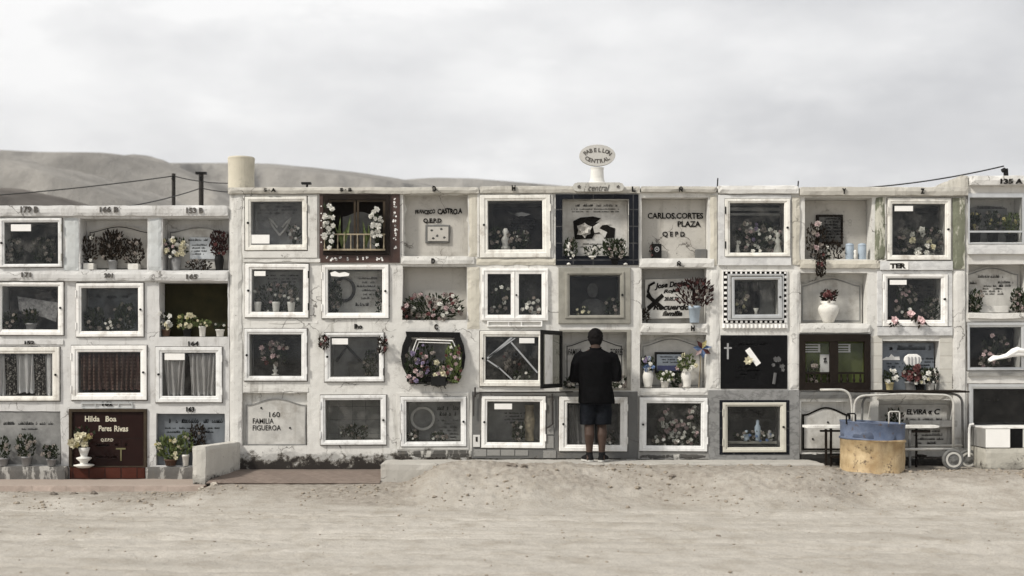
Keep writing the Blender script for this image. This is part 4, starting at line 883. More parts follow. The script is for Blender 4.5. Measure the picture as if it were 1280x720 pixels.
# skewed half wall
c = Vector((0, 0, 0)); bm = BM(); rough_box(bm, 0, .17, -.74, 0, -.34, .25, .05, .007, 62)
for v in bm.verts: v.co.x = v.co.x - 3.555 + v.co.y * .36 + (.0 if v.co.x < .08 else .0); v.co.y = v.co.y - .006
tag(obj('half_wall', bm, plaster('half_wall_plaster', (.58, .56, .51), .6, base_z=.02), base=(-3.6, -.4, -.2)), 'low stained plaster stub wall jutting out where the left block meets the tall one', 'low wall')
# tiled pier at the right
bs = (6.3, -.3, -.05); pr = thing('low_pier', 'low concrete pier with one bright white tile and a dark tile at the right edge', 'low wall', bs)
bm = BM(); rough_box(bm, X(1232, -.6), 7.4, -.6, -.045, -.4, .215, .06, .007, 63); obj('base', bm, plaster('pier_concrete', (.50, .48, .42), .5, base_z=.0), pr)
def wbox(x0, x1, y0, y1, z0, z1, m, nm, bev=.004): b = BM(); box(b, x0, x1, y0, y1, z0, z1, bev); return obj(nm, b, m, pr)
px_ = X(1232, -.6); wbox(px_ + .008, X(1263, -.6), -.594, -.05, .216, .445, mat('bright_white_tile', (.86, .85, .82), .4, .04, 6), 'white_tile'); wbox(X(1263, -.6) + .004, X(1279, -.6), -.585, -.05, .216, .445, GRAN, 'dark_tile'); wbox(X(1279, -.6) + .004, 7.35, -.592, -.05, .216, .445, CAPW, 'end_tile')
wbox(px_ + .0, 7.38, -.60, -.05, .446, .462, WHITE, 'coping', .003)
bm = BM(); pbox(bm, (1213, 534, 1231, 557), -.5, -.046); 
# re-made on the pier's left flank as a thin grey sheet
bm.free(); wbox(px_ - .006, px_ + .007, -.58, -.06, .216, .445, GRCEM, 'grey_flank')
bm = BM(); tube(bm, [(X(1211.5, -.25), -.25, Z(571, -.25)), (X(1211.5, -.25), -.25, Z(536, -.25)), (X(1212.5, -.25), -.25, Z(531, -.25)), (X(1217, -.25), -.25, Z(530, -.25))], .016, 10); tag(obj('water_pipe', bm, WHITE, base=(X(1211, -.25), -.25, -.03)), 'short bent white pipe standing between the trolley wheel and the pier', 'pipe')
# ============================ flowers and offerings (px rect, depth)
B = bouquet
# left block
B('faint small bouquet behind the door at the top left photo edge', (6, 298, 30, 329), .1, [(PD, 8, .03), (PW, 3, .025)], 40, floor=330)
B('dark dried bunch with few white blooms, leftmost in the open top niche numbered 166 B', (101, 293, 124, 325), .12, [(PW, 5, .028)], 70, DRY, ('box', CERAM, 13, 8), floor=336.5)
B('tall spiky dried bunch at the middle of the open top niche numbered 166 B', (124, 288, 158, 333), .14, [(PD, 5, .03)], 190, DRY, ('pot', GREYCER, 12, 12), floor=336.5, ls=.06)
B('round dark dried bunch in a small white box, rightmost in the niche numbered 166 B', (154, 298, 182, 330), .12, [(PD, 4, .03)], 120, DRY, ('box', CERAM, 13, 7.5), floor=336.5)
B('full bunch of cream and white blooms left of the pale plaque', (204, 296, 236, 322), .12, [(PC, 12, .042), (PW, 9, .036), (PP, 4, .03)], 60, LEAF, ('vase', GREYCER, 13, 17), floor=337.5)
B('dark reddish dried bunch in a tall black vase right of the pale plaque', (262, 288, 286, 320), .12, [(PR, 5, .03)], 130, DRYR, ('vase', DKPOT, 12, 20), floor=337.5)
B('low scattered leaves at the foot of the pale plaque', (230, 325, 266, 337), .1, [(PD, 3, .025)], 50, DRY, floor=337.5)
B('tall stem of creamy white blooms at the left of the olive niche', (200, 387, 215, 413), .1, [(PW, 9, .038), (PC, 4, .034)], 24, LEAF, ('pot', TERRA, 11, 9), floor=420.5)
B('creamy yellow bunch at the middle of the olive niche', (222, 391, 246, 415), .1, [(PC, 11, .036), (PY, 3, .028)], 40, LEAFL, ('pot', DKPOT, 11, 9), floor=420.5)
B('pale green sprays over a white pot in the olive niche', (240, 400, 266, 415), .08, [(PC, 4, .025)], 36, LEAFL, ('pot', CERAM, 9, 13), floor=420.5)
B('few small leaves in a low white cup at the right of the olive niche', (266, 402, 284, 416), .1, [(PW, 2, .02)], 26, LEAF, ('pot', CERAM, 11, 9), floor=420.5)
B('grey green bunch at the left of the grey blue panel, bottom left corner', (-5, 545, 14, 575), -.06, [(PD, 3, .03)], 60, LEAF, ('pot', GREYCER, 12, 10), floor=582)
B('big dull bunch at the middle of the grey blue panel, bottom left', (20, 543, 46, 572), -.06, [(PD, 9, .034)], 110, LEAF, ('pot', GREYCER, 13, 12), floor=582)
B('small dull bunch at the right of the grey blue panel, bottom left', (54, 556, 75, 578), -.06, [(PD, 6, .03)], 70, LEAF, ('pot', GREYCER, 12, 9), floor=582)
B('creamy lilies in a white footed vase before the red brown marble slab', (91, 533, 119, 562), -.09, [(PC, 6, .075), (PY, 3, .055), (PR, 2, .03)], 30, LEAF, ('goblet', CERAM, 25, 25), floor=583.8, ls=.07)
B('yellow green leafy bunch low before the slate panel', (195, 545, 232, 580), .0, [(PC, 8, .04), (PY, 3, .03)], 80, LEAFL, ('pot', TERRA, 16, 8), floor=582, ls=.08)
B('leafy plant in a white pot before the slate panel', (222, 540, 242, 568), -.02, [(PC, 3, .03)], 50, LEAFL, ('pot', CERAM, 9, 14), floor=582, ls=.06)
B('dark tall dry bunch before the slate panel', (236, 528, 258, 562), .02, [(PD, 3, .025)], 110, DRY, ('pot', DKPOT, 10, 14), floor=582)
B('dark flowers low at the left behind the grey blurred panel door', (106, 384, 132, 412), .1, [(PD, 5, .03)], 110, LEAF, floor=414, ls=.06)
B('dark flowers at the right behind the grey blurred panel door', (144, 378, 171, 410), .1, [(PD, 7, .032)], 110, LEAF, floor=414, ls=.06); B('pale posy at the middle behind the grey blurred panel door', (132, 398, 146, 412), .07, [(PW, 6, .024), (PD, 3, .024)], 40, LEAF, floor=414)
B('dark bunch at the left under the lace cloth', (4, 390, 26, 411), .06, [(PD, 5, .028)], 90, LEAF, floor=412); B('dark bunch in a pot at the middle under the lace cloth', (28, 386, 50, 404), .06, [(PD, 4, .03)], 90, LEAF, ('pot', GREYCER, 14, 8), floor=412)
B('faded bunch at the right behind the sticker door at the top left photo edge', (40, 296, 70, 329), .12, [(PD, 9, .03)], 110, LEAF, floor=330)
B('dark posy low at the right behind the black framed triangle door', (454, 436, 473, 456), .14, [(PD, 6, .03)], 60, LEAF, floor=471)
B('dark bunch at the right behind the lowest sticker door in dark cement', (640, 526, 656, 552), .1, [(PD, 7, .03), (PW, 2, .02)], 70, LEAF, floor=553)
# main, columns a-d
B('small pale bouquet low behind the door of the S-A niche', (358, 281, 378, 304), .1, [(PD, 8, .026), (PW, 5, .022)], 30, LEAF, floor=306)
for a, lab in ((322, 'white cup at the left behind the black hinged door'), (345, 'white cup at the middle behind the black hinged door'), (364, 'white cup at the right behind the black hinged door')):
    bm = BM(); lathe(bm, (X(a, .07), .07, Z(390)), [(.035, 0), (.038, .01), (.048, .10), (.05, .13), (.043, .13), (.04, .11)], 14); tag(obj('cup', bm, CERAM, base=(X(a, .07), .07, Z(390)), smooth=True), lab, 'cup', 'white cups')
B('wide dark garland of faded flowers across the niche with three white cups', (316, 354, 378, 384), .13, [(PD, 16, .036), (PP, 4, .03), (PW, 6, .026)], 150, LEAF, floor=390)
B('full bouquet in a white goblet', (326, 427, 362, 457), .1, [(PD, 10, .04), (PP, 5, .042), (PR, 4, .036)], 110, LEAF, ('goblet', CERAM, 9, 15), floor=470)['label'] = 'full bouquet in a white goblet behind a door, right of the parted pale curtains'
B('tall stalk of white blooms at the left of the brown balustrade door', (404, 254, 419, 296), -.055, [(PW, 26, .036)], 14, LEAF, floor=312, ls=.08)
B('bunch of white blooms at the right of the brown balustrade door', (463, 260, 479, 286), -.055, [(PW, 26, .036)], 16, LEAF, floor=312, ls=.08)
for a, lab in (((424, 264, 434, 295), 'upright pale green leaves beside the left white stalk'), ((452, 270, 463, 296), 'upright pale green leaves beside the right white bunch')):
    t = B(lab, a, -.02, [], 0, LEAFL, floor=312, name='leafy_sprig', cat='leaves'); bm = BM(); c = Vector((X((a[0] + a[2]) / 2, -.02), -.02, Z(311)))
    for k in range(5): leaf(bm, c + Vector((U(-.02, .02), U(-.02, 0), 0)), Vector((U(-.25, .25), 0, 1)), U(.28, .46), .022)
    obj('leaves', bm, LEAFL, t)
B('dark leafy bunch at the left of the oval wreath', (410, 350, 428, 388), .1, [(PD, 7, .03)], 90, LEAF, floor=391)
B('dark sprig at the right edge of the oval wreath pane', (470, 358, 478, 380), .1, [(PD, 3, .025)], 30, LEAF, floor=391)
for a, lab in (((398, 418, 412, 437), 'dark dried sprig tied at the upper left corner of the door under the letters Iho'), ((471, 421, 485, 442), 'dark dried sprig tied at the upper right corner of the door under the letters Iho')):
    B(lab, a, -.06, [(PR, 3, .025), (PD, 3, .025)], 50, DRY, name='dried_sprig', cat='leaves', ls=.045, dep=.025)
B('small plants before the tiled panel of the bottom niche', (424, 530, 462, 549), .1, [(PD, 5, .03), (PW, 3, .02)], 80, LEAF, floor=550)
B('crowded bank of pink and white blooms filling the niche under the letter D', (504, 366, 582, 398), .08, [(PP, 14, .036), (PD, 20, .038), (PW, 9, .034), (PR, 12, .034)], 240, LEAF, floor=400, dep=.07)
B('straggling dark stems at the left edge of the niche under the letter D', (503, 378, 514, 399), .04, [(PR, 3, .03)], 50, DRY, floor=400)
B('lilac and dark flowers spilling over the left of the barrel frame', (505, 438, 536, 476), -.07, [(PL, 13, .034), (PP, 10, .032), (PD, 8, .034), (PR, 6, .03)], 140, LEAF, floor=478, dep=.04)
B('large creamy white bloom in a black box on the sill of the barrel frame', (538, 452, 559, 468), -.09, [(PC, 5, .058), (PP, 3, .03)], 50, LEAF, ('box', DKPOT, 18, 12), floor=482, dep=.03)
B('pink stems with long leaves at the right of the barrel frame', (556, 430, 578, 475), -.07, [(PP, 9, .028), (PR, 7, .03), (PW, 2, .02)], 90, LEAFL, floor=478, dep=.04, ls=.07)
B('lilac spray inside the barrel frame', (518, 428, 545, 462), .02, [(PL, 10, .03), (PD, 6, .03)], 70, LEAF, floor=478)
for a, lab in (((510, 538, 524, 551), 'small dried posy in the left corner of the wreath niche'), ((538, 540, 560, 551), 'small pots and posy at the right of the wreath niche')): B(lab, a, .08, [(PD, 5, .028), (PW, 3, .022)], 30, LEAF, floor=552)
B('pale posy at the left edge of the broad double frame', (612, 283, 628, 310), .08, [(PD, 8, .028)], 50, LEAF, floor=311.5)
B('pale blooms under the dark plaque in the broad double frame', (634, 288, 664, 308), .08, [(PD, 14, .03), (PW, 3, .022)], 60, LEAF, floor=311.5)
bm = BM(); lathe(bm, (X(632, .1), .1, Z(311.5)), [(.05, 0), (.06, .02), (.04, .06), (.055, .13), (.03, .18), (.04, .23), (.02, .27)], 14); tag(obj('figurine', bm, CERAM, base=(X(632, .1), .1, Z(311.5)), smooth=True), 'small white figurine before the dark plaque in the broad double frame', 'figurine')
B('pale blooms high behind the left pane of the white double door', (612, 352, 637, 392), .1, [(PD, 8, .032), (PW, 5, .03)], 50, LEAF, floor=396)
B('white blooms low behind the right pane of the white double door', (650, 372, 676, 393), .08, [(PW, 11, .034), (PD, 6, .03)], 50, LEAF, floor=396)
B('brown dried bunch behind the zigzag tape', (628, 436, 658, 470), .12, [(PD, 9, .034), (PR, 3, .03)], 100, DRY, floor=475); B('small white posy low behind the zigzag tape', (640, 462, 668, 474), .06, [(PW, 5, .022)], 30, LEAF, floor=475)
# column e-f
B('greenery on the left of the ledge under the bird emblem', (704, 298, 722, 324), .02, [(PW, 4, .024), (PD, 3, .03)], 90, LEAF, ('pot', CERAM, 8, 8), floor=330.5)
B('white pot of small blooms at the middle of the ledge under the bird emblem', (728, 306, 752, 320), .05, [(PW, 7, .024)], 40, LEAF, ('pot', CERAM, 16, 10), floor=330)
B('dark leafy bunch on the right of the ledge under the bird emblem', (752, 298, 784, 326), .02, [(PD, 9, .03), (PP, 3, .024)], 170, LEAF, ('pot', DKPOT, 14, 8), floor=330.5)
for a, lab in ((711, 'slim white candlestick left on the ledge under the bird emblem'), (782, 'slim white candlestick right on the ledge under the bird emblem')):
    bm = BM(); lathe(bm, (X(a, -.02), -.005, Z(331)), [(.03, 0), (.03, .01), (.012, .03), (.012, .16), (.022, .18), (.018, .2), (.028, .24), (.02, .28)], 12); tag(obj('candlestick', bm, CERAM, base=(X(a, -.02), -.005, Z(331)), smooth=True), lab, 'candlestick')
B('pale blooms at the lower left of the portrait pane', (716, 384, 740, 394), .08, [(PC, 6, .024)], 30, LEAF, floor=394); B('faint blooms at the right of the portrait pane', (756, 372, 774, 392), .08, [(PD, 8, .026)], 40, LEAF, floor=394)
B('white and dark blooms at the left of the person, on the open niche ledge', (704, 472, 722, 485), .06, [(PW, 6, .026), (PD, 4, .03)], 40, LEAF, floor=485.5); B('dark round blooms at the right of the person, on the open niche ledge', (764, 470, 784, 485), .06, [(PW, 5, .03), (PD, 5, .04)], 40, LEAF, floor=485.5)
B('low pale posy behind the door at the person\'s feet', (752, 538, 772, 555), .08, [(PD, 6, .03), (PW, 3, .024)], 40, LEAF, floor=556)
bs = (X(822, .1), .1, Z(323)); t = thing('photo_frame', 'small black standing frame with pale emblem under the words Q E P D', 'photo frame', bs)
bm = BM(); pbox(bm, (815.5, 304, 828, 322.7), .08, .11, .004); obj('body', bm, BLACKF, t); bm = BM(); loopprism(bm, lp((822, 311), .03, .035, 16), lp((822, 311), .02, .025, 16), .074, .081); cyl_y(bm, X(822), Z(311), .075, .081, .01); obj('emblem', bm, GREYL, t)
B('thin dry twigs beside the small black frame', (810, 300, 819, 322), .1, [(PR, 3, .018)], 14, DRY, floor=323, ls=.035)
bm = BM(); box(bm, X(869, .1), X(883, .1), .04, .15, Z(323), Z(323) + .12, .01); tag(obj('stone_pot', bm, DKCEM, base=(X(876, .1), .1, Z(323))), 'square dark stone pot in the right corner under the words Q E P D', 'pot')
B('wide spreading dark red bush in a pale blue pot before the black script slab', (842, 348, 894, 388), -.02, [(PR, 6, .022), (PD, 7, .025)], 120, DRYR, ('pot', BLUCER, 15, 21), floor=403.5, ls=.06, dep=.06)
B('thin dark leaves low at the left of the black script slab', (802, 385, 812, 402), .08, [], 24, DRY, floor=403.5)
B('blue and white blooms in a tall white vase left of the black plaque', (801, 446, 819, 466), .04, [(PB, 8, .036), (PW, 5, .036), (PL, 3, .03)], 60, LEAF, ('vase', CERAM, 14, 21), floor=484.5)
B('white and green blooms in a tall white vase right of the black plaque', (846, 442, 870, 468), .04, [(PW, 6, .04), (PC, 5, .034)], 80, LEAFL, ('vase', CERAM, 14, 21), floor=484.5)
B('low green and white bunch in a small white pot under the black plaque', (820, 464, 842, 478), .04, [(PW, 7, .024)], 60, LEAFL, ('pot', CERAM, 11, 8), floor=484.5); B('dark low bunch beside the right white vase', (838, 467, 852, 482), .06, [(PD, 4, .025)], 60, LEAF, floor=484.5)
bs = (X(838, .16), .15, Z(467)); t = thing('framed_plaque', 'black framed plaque leaning in the niche between two white vases', 'plaque', bs)
bm = BM(); pbox(bm, (820, 440, 857, 467), .13, .165, .005); obj('frame', bm, BLACKF, t); bm = BM(); pbox(bm, (822.5, 443, 854.5, 464), .124, .1305); obj('face', bm, BSTONE, t); scrawl(t, (824, 444, 852, 454), 3, .122, GREYL, .1)
bm = BM(); pbox(bm, (823, 457, 854, 463.5), .121, .1238); obj('band', bm, mat('navy_band', (.03, .035, .09), .5), t); bm = BM(); petal_flower(bm, Vector((X(847, .12), .118, Z(460))), Vector((0, -1, 0)), .035, 6, 2); obj('rosette', bm, PP, t)
bs = (X(874, -.02), .02, Z(484.5)); t = thing('pinwheel', 'colourful blue, yellow and red pinwheel on a pale stick leaning out of the niche', 'pinwheel', bs)
bm = BM(); tube(bm, [(X(874, 0), .04, Z(484.5)), (X(876, 0), -.03, Z(440))], .006, 6); obj('stick', bm, TANW, t); pc = Vector((X(877), -.05, Z(436)))
for k, m_ in enumerate((PB, PY, PR, PB, PP, PB, PR)):
    bm = BM(); a = 2 * math.pi * k / 7 + .3; d_ = Vector((math.cos(a), -.25, math.sin(a))); leaf(bm, pc, d_, .12, .035); bmesh.ops.solidify(bm, geom=bm.faces[:], thickness=.003); obj('blade', bm, m_, t)
for a, b, k, lab in ((832, 518, 11, 'left bunch of small pink and white roses in the bottom niche'), (846, 532, 12, 'middle bunch of small white roses in the bottom niche'), (866, 515, 10, 'right bunch of roses and white blooms in the bottom niche')):
    B(lab, (a - k, b - 8, a + k, b + 14), .1, [(PP, 8, .034), (PW, 9, .032)], 70, LEAF, floor=557)
B('low row of white roses along the floor of the bottom rose niche', (814, 543, 862, 556), .06, [(PW, 12, .03), (PD, 5, .03)], 60, LEAF, floor=557)
# g
B('large mass of mixed blooms behind the door in the white marble surround', (914, 278, 978, 312), .13, [(PD, 26, .036), (PW, 10, .034), (PP, 8, .03), (PL, 6, .03)], 220, LEAF, floor=316); B('white blooms at the front behind the door in the white marble surround', (928, 290, 970, 306), .07, [(PW, 10, .03)], 30, LEAF, floor=316)
for a, lab in ((922, 'small white figurine at the left in the marble framed niche'), (972, 'white angel figurine at the right in the marble framed niche')):
    bm = BM(); hh = 1 if a > 950 else .6; lathe(bm, (X(a, .06), .06, Z(316)), [(.05 * hh, 0), (.055 * hh, .02), (.03 * hh, .12 * hh), (.04 * hh, .16 * hh), (.015 * hh, .19 * hh), (.03 * hh, .22 * hh), (.02 * hh, .26 * hh)], 14); tag(obj('figurine', bm, CERAM, base=(X(a, .06), .06, Z(316)), smooth=True), lab, 'figurine')
B('pale blooms at the left of the small silver door', (919, 360, 934, 390), .1, [(PD, 6, .036), (PC, 4, .034)], 30, LEAF, floor=393); bm = BM(); lathe(bm, (X(945, .06), .06, Z(393)), POT and [(.02, 0), (.015, .03), (.035, .08), (.03, .08)], 12); tag(obj('cup', bm, CERAM, base=(X(945, .06), .06, Z(393)), smooth=True), 'small white cup on the floor of the small silver door niche', 'cup')
bm = BM(); petal_flower(bm, Vector((X(935), -.03, Z(451))), Vector((0, -1, .1)), .055, 7, 2); tag(obj('flower', bm, PC, base=(X(935), -.03, Z(451))), 'single pale bloom stuck on the black granite slab', 'flower')
for a, lab, m_ in ((933, 'bluish candle jar left of the middle in the grey marble niche', BLUCER), (947, 'tall bluish candle jar at the middle of the grey marble niche', BLUCER), (962, 'dark candle jar right of the middle in the grey marble niche', GREYCER)):
    bm = BM(); h_ = .26 if 'tall' in lab else .13; lathe(bm, (X(a, .1), .1, Z(552)), [(.03, 0), (.04, .02), (.038, h_ * .7), (.02, h_ * .8), (.02, h_), (.0015, h_ + .01)], 14); tag(obj('candle_jar', bm, m_, base=(X(a, .1), .1, Z(552)), smooth=True), lab, 'candle jar')
B('pale mixed blooms along the floor of the grey marble niche', (915, 538, 970, 550), .12, [(PD, 12, .026), (PB, 6, .022), (PW, 4, .022)], 60, LEAF, floor=552)
# h
B('wilted dark bunch with pink and white blooms left of the wooden plaque', (1006, 279, 1034, 315), -.01, [(PD, 5, .05), (PP, 3, .045), (PW, 2, .04)], 110, DRY, floor=324, dep=.04)
t = B('long dark garland hanging over the ledge below the wooden plaque', (1019, 318, 1033, 347), -.075, [(PR, 4, .025)], 120, DRY, name='hanging_garland', cat='garland', dep=.02, ls=.04)
B('small white rose on the ledge below the wooden plaque', (1028, 309, 1038, 322), .05, [(PW, 4, .03)], 16, LEAF, floor=324); B('dry twigs bending to the right below the wooden plaque', (1034, 300, 1056, 322), .06, [], 40, DRY, floor=324, ls=.05)
for a, k in ((1062, 'left'), (1077.5, 'right')):
    bs = (X(a, .08), .08, Z(324)); t = thing('milk_can', 'pale blue metal jar on the ledge below the wooden plaque, %s of the pair' % k, 'jar', bs, 'pale blue jars'); add_pot(t, 'can', BLUCER, bs[0], .08, bs[2], .105, .19)
    bm = BM(); lathe(bm, (bs[0], .08, bs[2] + .188), [(.046, 0), (.044, .012), (.02, .018)], 16); obj('lid', bm, BLUCER, t)
bm = BM(); lathe(bm, (X(1069, .04), .04, Z(324)), [(.018, 0), (.02, .05), (.012, .07), (.022, .10), (.01, .12)], 12); tag(obj('figurine', bm, CERAM, base=(X(1069, .04), .04, Z(324)), smooth=True), 'tiny white figurine between the two pale blue jars', 'figurine')
B('dark shrivelled flowers in a large round white urn', (1024, 362, 1047, 381), .06, [(PR, 7, .038), (PD, 4, .036)], 70, DRY, ('urn', CERAM, 26, 27), floor=403.5)
B('faded flowers behind the left pane of the dark brown double door', (1009, 450, 1024, 466), .05, [(PD, 7, .03)], 20, LEAF, floor=478)
# i
B('big white roses behind the door under the letter Z', (1138, 285, 1164, 305), .08, [(PW, 9, .052), (PC, 4, .05)], 40, LEAF, floor=319); B('faded mixed blooms behind the door under the letter Z', (1116, 284, 1180, 316), .14, [(PD, 26, .036), (PW, 5, .03), (PP, 3, .03)], 180, LEAF, floor=319)
B('faded rose bunch behind the door over the pink roses', (1116, 356, 1144, 396), .1, [(PD, 13, .036), (PP, 4, .036), (PW, 3, .03)], 90, LEAF, floor=400); B('dark posy at the right behind the door over the pink roses', (1150, 372, 1174, 398), .1, [(PD, 10, .03)], 70, LEAF, floor=400)
for a, b, lab in ((1115, 401, 'leftmost pink rose lying on the marble sill'), (1136, 393, 'middle pink rose lying against the pane above the marble sill'), (1149, 401, 'rightmost pink rose on its dark stem over the marble sill')):
    bs = (X(a), -.06, Z(408)); t = thing('pink_rose', lab, 'rose', bs, 'pink roses on the marble sill'); bm = BM(); c = Vector((X(a), -.08, Z(b)))
    for k in range(3): petal_flower(bm, c + Vector((U(-.015, .015), 0, U(-.015, .015))), Vector((U(-.3, .3), -1, U(0, .4))), .05, 6, 2)
    obj('blossom', bm, mat('rose_pink_%d' % a, (.70, .50, .50), .6, .2, 30), t); bm = BM(); tube(bm, [c + Vector((0, .02, 0)), c + Vector((.06, 0, -.05)), c + Vector((.14, .01, -.08))], .004, 5); [leaf(bm, c + Vector((U(-.03, .06), 0, U(-.06, 0))), Vector((U(-1, 1), -.3, U(-1, 0))), .06, .016) for k in range(6)]; obj('stem', bm, DRY, t)
bs = (X(1142, .04), .04, Z(489)); t = thing('angel_ornament', 'white spread-winged ornament above the flowers before the blue grey headstone', 'ornament', bs)
bm = BM(); prism(bm, to([(1131, 451), (1132, 446), (1137, 442.5), (1147, 442.5), (1152, 446), (1153, 451), (1150, 456), (1146, 460), (1138, 460), (1134, 456)]), .02, .06); bmesh.ops.bevel(bm, geom=bm.edges[:], offset=.006, segments=2, affect='EDGES'); obj('wings', bm, PAPER, t)
bm = BM(); [tube(bm, [(X(x_), .012, Z(446)), (X(x_), .012, Z(460))], .008, 6) for x_ in (1136, 1140, 1144.5, 1149)]; obj('folds', bm, GREYL, t); bm = BM(); tube(bm, [(X(1142), .045, Z(489)), (X(1142), .04, Z(462))], .014, 8); obj('stand', bm, CERAM, t)
B('white daisies in a yellow pot at the left of the blue grey headstone', (1102, 462, 1122, 479), .0, [(PW, 11, .028)], 50, LEAF, ('pot', YELP, 10, 11), floor=489)
B('large dark red bloom bunch at the middle before the blue grey headstone', (1126, 456, 1150, 480), .0, [(PR, 12, .045), (PD, 4, .03)], 80, LEAF, ('pot', GREYCER, 14, 12), floor=489)
B('tall white roses before the blue grey headstone', (1138, 460, 1162, 482), -.02, [(PW, 9, .034), (PC, 4, .03)], 80, LEAF, ('pot', DKPOT, 12, 9), floor=489)
B('dark leafy bunch with small white blooms at the right before the blue grey headstone', (1152, 460, 1173, 482), .0, [(PW, 6, .022), (PD, 8, .03)], 120, LEAF, ('pot', CERAM, 11, 10), floor=489)
B('small dark plants low before the headstone behind the trolley', (1105, 510, 1130, 535), .02, [(PD, 4, .03)], 120, LEAF, ('pot', TERRA, 14, 14), floor=560)
# right block
B('yellow flowered plant at the left below the number 135 A', (1212, 264, 1226, 290), .12, [(PY, 6, .026), (PD, 4, .026)], 60, LEAF, ('pot', DKPOT, 14, 15), floor=303); B('dark plant in a tall black pot at the middle below the number 135 A', (1230, 264, 1252, 288), .12, [(PD, 5, .03), (PY, 4, .025)], 80, LEAF, ('pot', DKPOT, 15, 16), floor=303)
B('spreading light green plant at the right below the number 135 A', (1252, 266, 1276, 290), .12, [(PY, 5, .026)], 110, LEAFL, ('pot', DKPOT, 14, 12), floor=303)
B('dark leafy bunch left of the arched headstone at the right edge', (1210, 362, 1227, 388), .06, [(PD, 6, .03)], 110, LEAF, floor=391); B('dark leafy bunch with faded blooms right of the arched headstone at the right edge', (1262, 360, 1282, 386), .06, [(PD, 9, .03), (PP, 3, .025)], 120, LEAF, floor=391)
B('dull flowers deep behind the dark door with the white cloth', (1226, 418, 1262, 446), .14, [(PD, 12, .032), (PP, 5, .03)], 90, LEAF, floor=459); B('pink blooms at the lower left behind the white cloth', (1222, 440, 1242, 457), .06, [(PP, 9, .032), (PD, 4, .03)], 40, LEAF, floor=459)
# white cloth across the right door
bm = BM(); prevr = None; path = [(1233, 451, .028), (1239, 448, .045), (1246, 447, .035), (1254, 445, .04), (1261, 441, .06), (1268, 439, .075), (1275, 440, .07), (1283, 443, .06), (1292, 447, .05)]; path = [(a_, b_, r_ * .8) for a_, b_, r_ in path]
for k, (a, b, r_) in enumerate(path):
    ring = []
    for i in range(14):
        t_ = 2 * math.pi * i / 14; w = 1 + .28 * math.sin(3 * t_ + k * .7) + .2 * math.sin(5 * t_ - k * .9); ring.append(bm.verts.new((X(a), -.085 + .05 * math.sin(t_) * w, Z(b) + r_ * math.cos(t_) * w * .85)))
    if prevr: [bm.faces.new([prevr[i], prevr[(i + 1) % 14], ring[(i + 1) % 14], ring[i]]) for i in range(14)]
    else: bm.faces.new(ring)
    prevr = ring
bm.faces.new(prevr); tag(obj('white_cloth', bm, mat('white_cloth', (.84, .83, .80), .9, .05, 8, .1), base=(X(1262), -.1, Z(450)), smooth=True), 'bundled white cloth lying across the dark aluminium framed door at the right edge', 'cloth')
# curtains
def curtain(r, Y, m, label, waves=6, amp=.018, hemtilt=0., pinch=0.):
    bm = BM(); nx, nz = 60, 8; x0, x1, z0, z1 = X(r[0], Y), X(r[2], Y), Z(r[3], Y), Z(r[1], Y); g = []
    for j in range(nz + 1):
        v = j / nz; row = []
        for i in range(nx + 1):
            u = i / nx; xx = x0 + (x1 - x0) * u; xx += ((x0 + x1) / 2 - xx) * pinch * v
            row.append(bm.verts.new((xx + .01 * math.sin(u * 11 + v * 2), Y + amp * math.sin(u * waves * 6.283 + .6 * math.sin(v * 3 + u * 5)) + .004 * rnd(), z1 + (z0 - z1) * v + hemtilt * u * v + .008 * v * math.sin(u * waves * 6.283))))
        g.append(row)
    for j in range(nz): [bm.faces.new([g[j][i], g[j][i + 1], g[j + 1][i + 1], g[j + 1][i]]) for i in range(nx)]
    bmesh.ops.solidify(bm, geom=bm.faces[:], thickness=.003)
    return tag(obj('curtain', bm, m, base=((x0 + x1) / 2, Y, z1), smooth=True), label, 'curtain', 'curtains behind the niche doors')
CW = mat('white_curtain', (.86, .85, .84), .9, .1, 12); CT = mat('thin_pale_curtain', (.74, .72, .69), .9, .15, 8)
m, nt, b_, o_ = nodes_of('spotted_curtain'); v = coords(nt); vo = N(nt, 'ShaderNodeTexVoronoi'); vo.inputs['Scale'].default_value = 38; nt.links.new(v, vo.inputs['Vector']); nt.links.new(ramp(nt, vo.outputs['Distance'], .3, .5, (.55, .52, .47, 1), (.03, .028, .026, 1)), b_.inputs['Base Color']); b_.inputs['Roughness'].default_value = .9; CSP = m
m, nt, b_, o_ = nodes_of('brown_lace_curtain'); v = coords(nt, (1, 0, 1)); wv = N(nt, 'ShaderNodeTexWave', bands_direction='Z'); wv.inputs['Scale'].default_value = 5; wv.inputs['Distortion'].default_value = 1; wv.inputs['Detail'].default_value = 4; nt.links.new(v, wv.inputs['Vector']); vo = N(nt, 'ShaderNodeTexVoronoi'); vo.inputs['Scale'].default_value = 24; nt.links.new(v, vo.inputs['Vector'])
vo.inputs['Randomness'].default_value = .25; fold_shade = N(nt, 'ShaderNodeTexWave', bands_direction='X'); fold_shade.inputs['Scale'].default_value = 5.5; fold_shade.inputs['Distortion'].default_value = 1.2; nt.links.new(v, fold_shade.inputs['Vector']); c_ = mix(nt, ramp(nt, vo.outputs['Distance'], .15, .5), (.30, .19, .15), (.10, .048, .038)); c_ = mix(nt, ramp(nt, fold_shade.outputs['Fac'], .2, .9), (.07, .03, .024), c_); nt.links.new(c_, b_.inputs['Base Color']); b_.inputs['Roughness'].default_value = .9; CBR = m  # vertical dark bands put the shade of the folds into the colour
